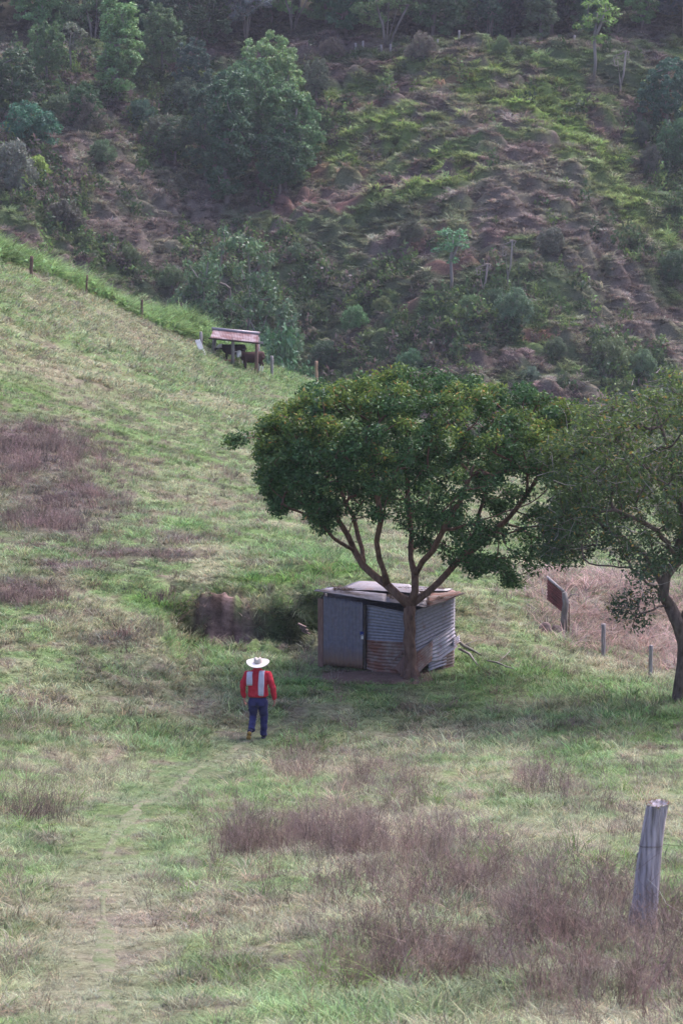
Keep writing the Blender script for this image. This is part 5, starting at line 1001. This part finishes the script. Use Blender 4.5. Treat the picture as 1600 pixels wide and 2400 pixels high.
    # towel strips hanging down the back from each shoulder
    def strip(xt, xb, ztop, zbot, wd, seed):
        n = 16; V_ = []; m = 7
        for i in range(n):
            t = i / (n - 1)
            if t < .3: tt = t / .3; yy = .165 - .33 * tt; zz = ztop - .09 + .12 * math.sin(math.pi * min(1, tt) * .5 + .0) if tt < .5 else ztop + .005 - .03 * (tt - .5)
            else: tt = (t - .3) / .7; yy = -.158 - .028 * math.sin(math.pi * tt) - .0; zz = ztop - .02 - (ztop - .02 - zbot) * tt
            x = xt + (xb - xt) * t
            for j in range(m): u_ = (j / (m - 1) - .5) * 2; V_.append(v(x + u_ * wd * (1 + .06 * math.sin(t * 9 + seed)), yy - .008 * math.cos(u_ * 7 + seed), zz + (-.02 * abs(x + u_ * wd) / .2 if t < .35 else 0)))
        V_ = np.array(V_); f = [(i * m + j, i * m + j + 1, (i + 1) * m + j + 1, (i + 1) * m + j) for i in range(n - 1) for j in range(m - 1)]; mb.add(V_, f)
    mb = MB(); strip(-.15, -.155, 1.50, 1.205, .060, 1); strip(.10, .075, 1.52, .975, .058, 2)
    q = mb.build('towel', white, o); s = q.modifiers.new('thick', 'SOLIDIFY'); s.thickness = .014; s.offset = 0; s2 = q.modifiers.new('sub', 'SUBSURF'); s2.levels = 1; s2.render_levels = 1
    mb = MB()
    tm = noise_mat('towel_trim', [(.30, .33, .36), (.45, .47, .50)], 9)
    for x0, z0 in ((-.155, 1.235), (.077, 1.005)):
        mb = MB(); mb.box(v(x0, -.178, z0), (.11, .012, .018)); mb.build('towel_trim', tm, q, False)
    # hat: brim curled at the sides, creased crown
    hc = v(0, .01, 1.675); mb = MB(); n = 48; rr_ = [.085, .12, .17, .215, .24, .245, .24, .215, .17, .12, .085]; lay = [0] * 5 + [.5] + [1] * 5; a0 = np.arange(n) * 2 * math.pi / n; vs = []
    for r_, l in zip(rr_, lay):
        curl = .026 * np.abs(np.cos(a0)) ** 2.2 * max(0, (r_ - .1) / .14) ** 1.6 + .052 * np.sin(a0) * max(0, (r_ - .1) / .14) - .01 * np.sin(a0) ** 2; vs.append(np.stack([np.cos(a0) * r_, np.sin(a0) * r_ * .98, curl - .008 * l], 1) + hc)
    m = len(vs); mb.add(np.vstack(vs), [(i * n + j, i * n + (j + 1) % n, (i + 1) * n + (j + 1) % n, (i + 1) * n + j) for i in range(m - 1) for j in range(n)])
    straw = noise_mat('hat_straw', [(.58, .54, .51), (.70, .66, .64)], 12, 3, .8, .2, 80); ht = mb.build('hat', straw, o)
    mb = MB(); vs = []
    for z_, r_ in ((-.01, .098), (.03, .095), (.07, .09), (.095, .082), (.108, .066), (.110, .045), (.108, .02)):
        cr = -.028 * np.exp(-((np.cos(a0) * r_) / .028) ** 2) * sst(.06, .1, np.array(z_)); vs.append(np.stack([np.cos(a0) * r_ * .92, np.sin(a0) * r_ * 1.08, z_ + cr + 0 * a0], 1) + hc)
    m = len(vs); mb.add(np.vstack(vs), [(i * n + j, i * n + (j + 1) % n, (i + 1) * n + (j + 1) % n, (i + 1) * n + j) for i in range(m - 1) for j in range(n)] + [tuple((m - 1) * n + j for j in range(n))]); mb.build('hat_crown', noise_mat('hat_crown', [(.46, .40, .37), (.56, .50, .47)], 12, 3, .8, .2, 80), ht)
    ht.rotation_euler = (R(0), 0, 0)
    # boots
    tan = noise_mat('boot_sole', [(.36, .22, .07), (.48, .30, .10)], 10, 3, .7); dk = noise_mat('boot_upper', [(.03, .025, .06), (.06, .05, .10)], 10, 3, .6)
    mb = MB(); mb.tube([v(.10, .10, .16), v(.10, .09, .06), v(.10, .12, .045), v(.10, .22, .035), v(.10, .29, .03)], [.048, .05, .05, .048, .03], 12); bt = mb.build('boot', dk, o); remesh(bt, .01)
    mb = MB(); mb.rings([(v(.10, .07, .0), v(.045, 0, 0), v(0, .05, 0)), (v(.10, .07, .025), v(.045, 0, 0), v(0, .05, 0))], 12); mb.rings([(v(.10, .2, .0), v(.05, 0, 0), v(0, .1, 0)), (v(.10, .2, .02), v(.05, 0, 0), v(0, .1, 0))], 16); mb.build('sole', dk, bt)
    # lifted left boot: toe on the ground, sole to the camera
    hl = np.array((-.145, -.30, .20)); toe = np.array((-.185, -.19, .0)); ax = unit(toe - hl); nn = unit(np.array((0, 1, .35)) - ax * (np.array((0, 1, .35)) @ ax)); sd_ = np.cross(ax, nn)
    mb = MB(); mb.tube([v(*(hl + nn * .14 + np.array((.02, .02, .03)))), v(*(hl + nn * .06)), v(*(hl + ax * .07 + nn * .05)), v(*(hl + ax * .17 + nn * .045)), v(*(hl + ax * .24 + nn * .035))], [.05, .052, .05, .046, .028], 12); bt = mb.build('boot', dk, o); remesh(bt, .01)
    mb = MB()
    for t0, w_, l_ in ((.02, .042, .05), (.155, .049, .10)):
        cc = hl + ax * t0; mb.rings([(v(*(cc - nn * .002)), sd_ * w_, ax * l_), (v(*(cc + nn * .02)), sd_ * w_, ax * l_)], 16)
    mb.build('sole', tan, bt)
man()

# ---------------------------------------------------------------- haze over the valley
mb = MB(); z0, z1 = -60, 75; x = 95
mb.box((0, 185, (z0 + z1) / 2), (2 * x, 470, z1 - z0)); hm = bpy.data.materials.new('haze'); hm.use_nodes = True; t = hm.node_tree; t.nodes.clear(); out = t.nodes.new('ShaderNodeOutputMaterial'); pv = t.nodes.new('ShaderNodeVolumePrincipled')
pv.inputs['Color'].default_value = (.80, .84, 1, 1); pv.inputs['Density'].default_value = .00016; pv.inputs['Anisotropy'].default_value = .2; t.links.new(pv.outputs[0], out.inputs['Volume'])
hz = mb.build('haze', hm, None, False); tag(hz, 'thin blue valley haze', 'haze', kind='stuff')
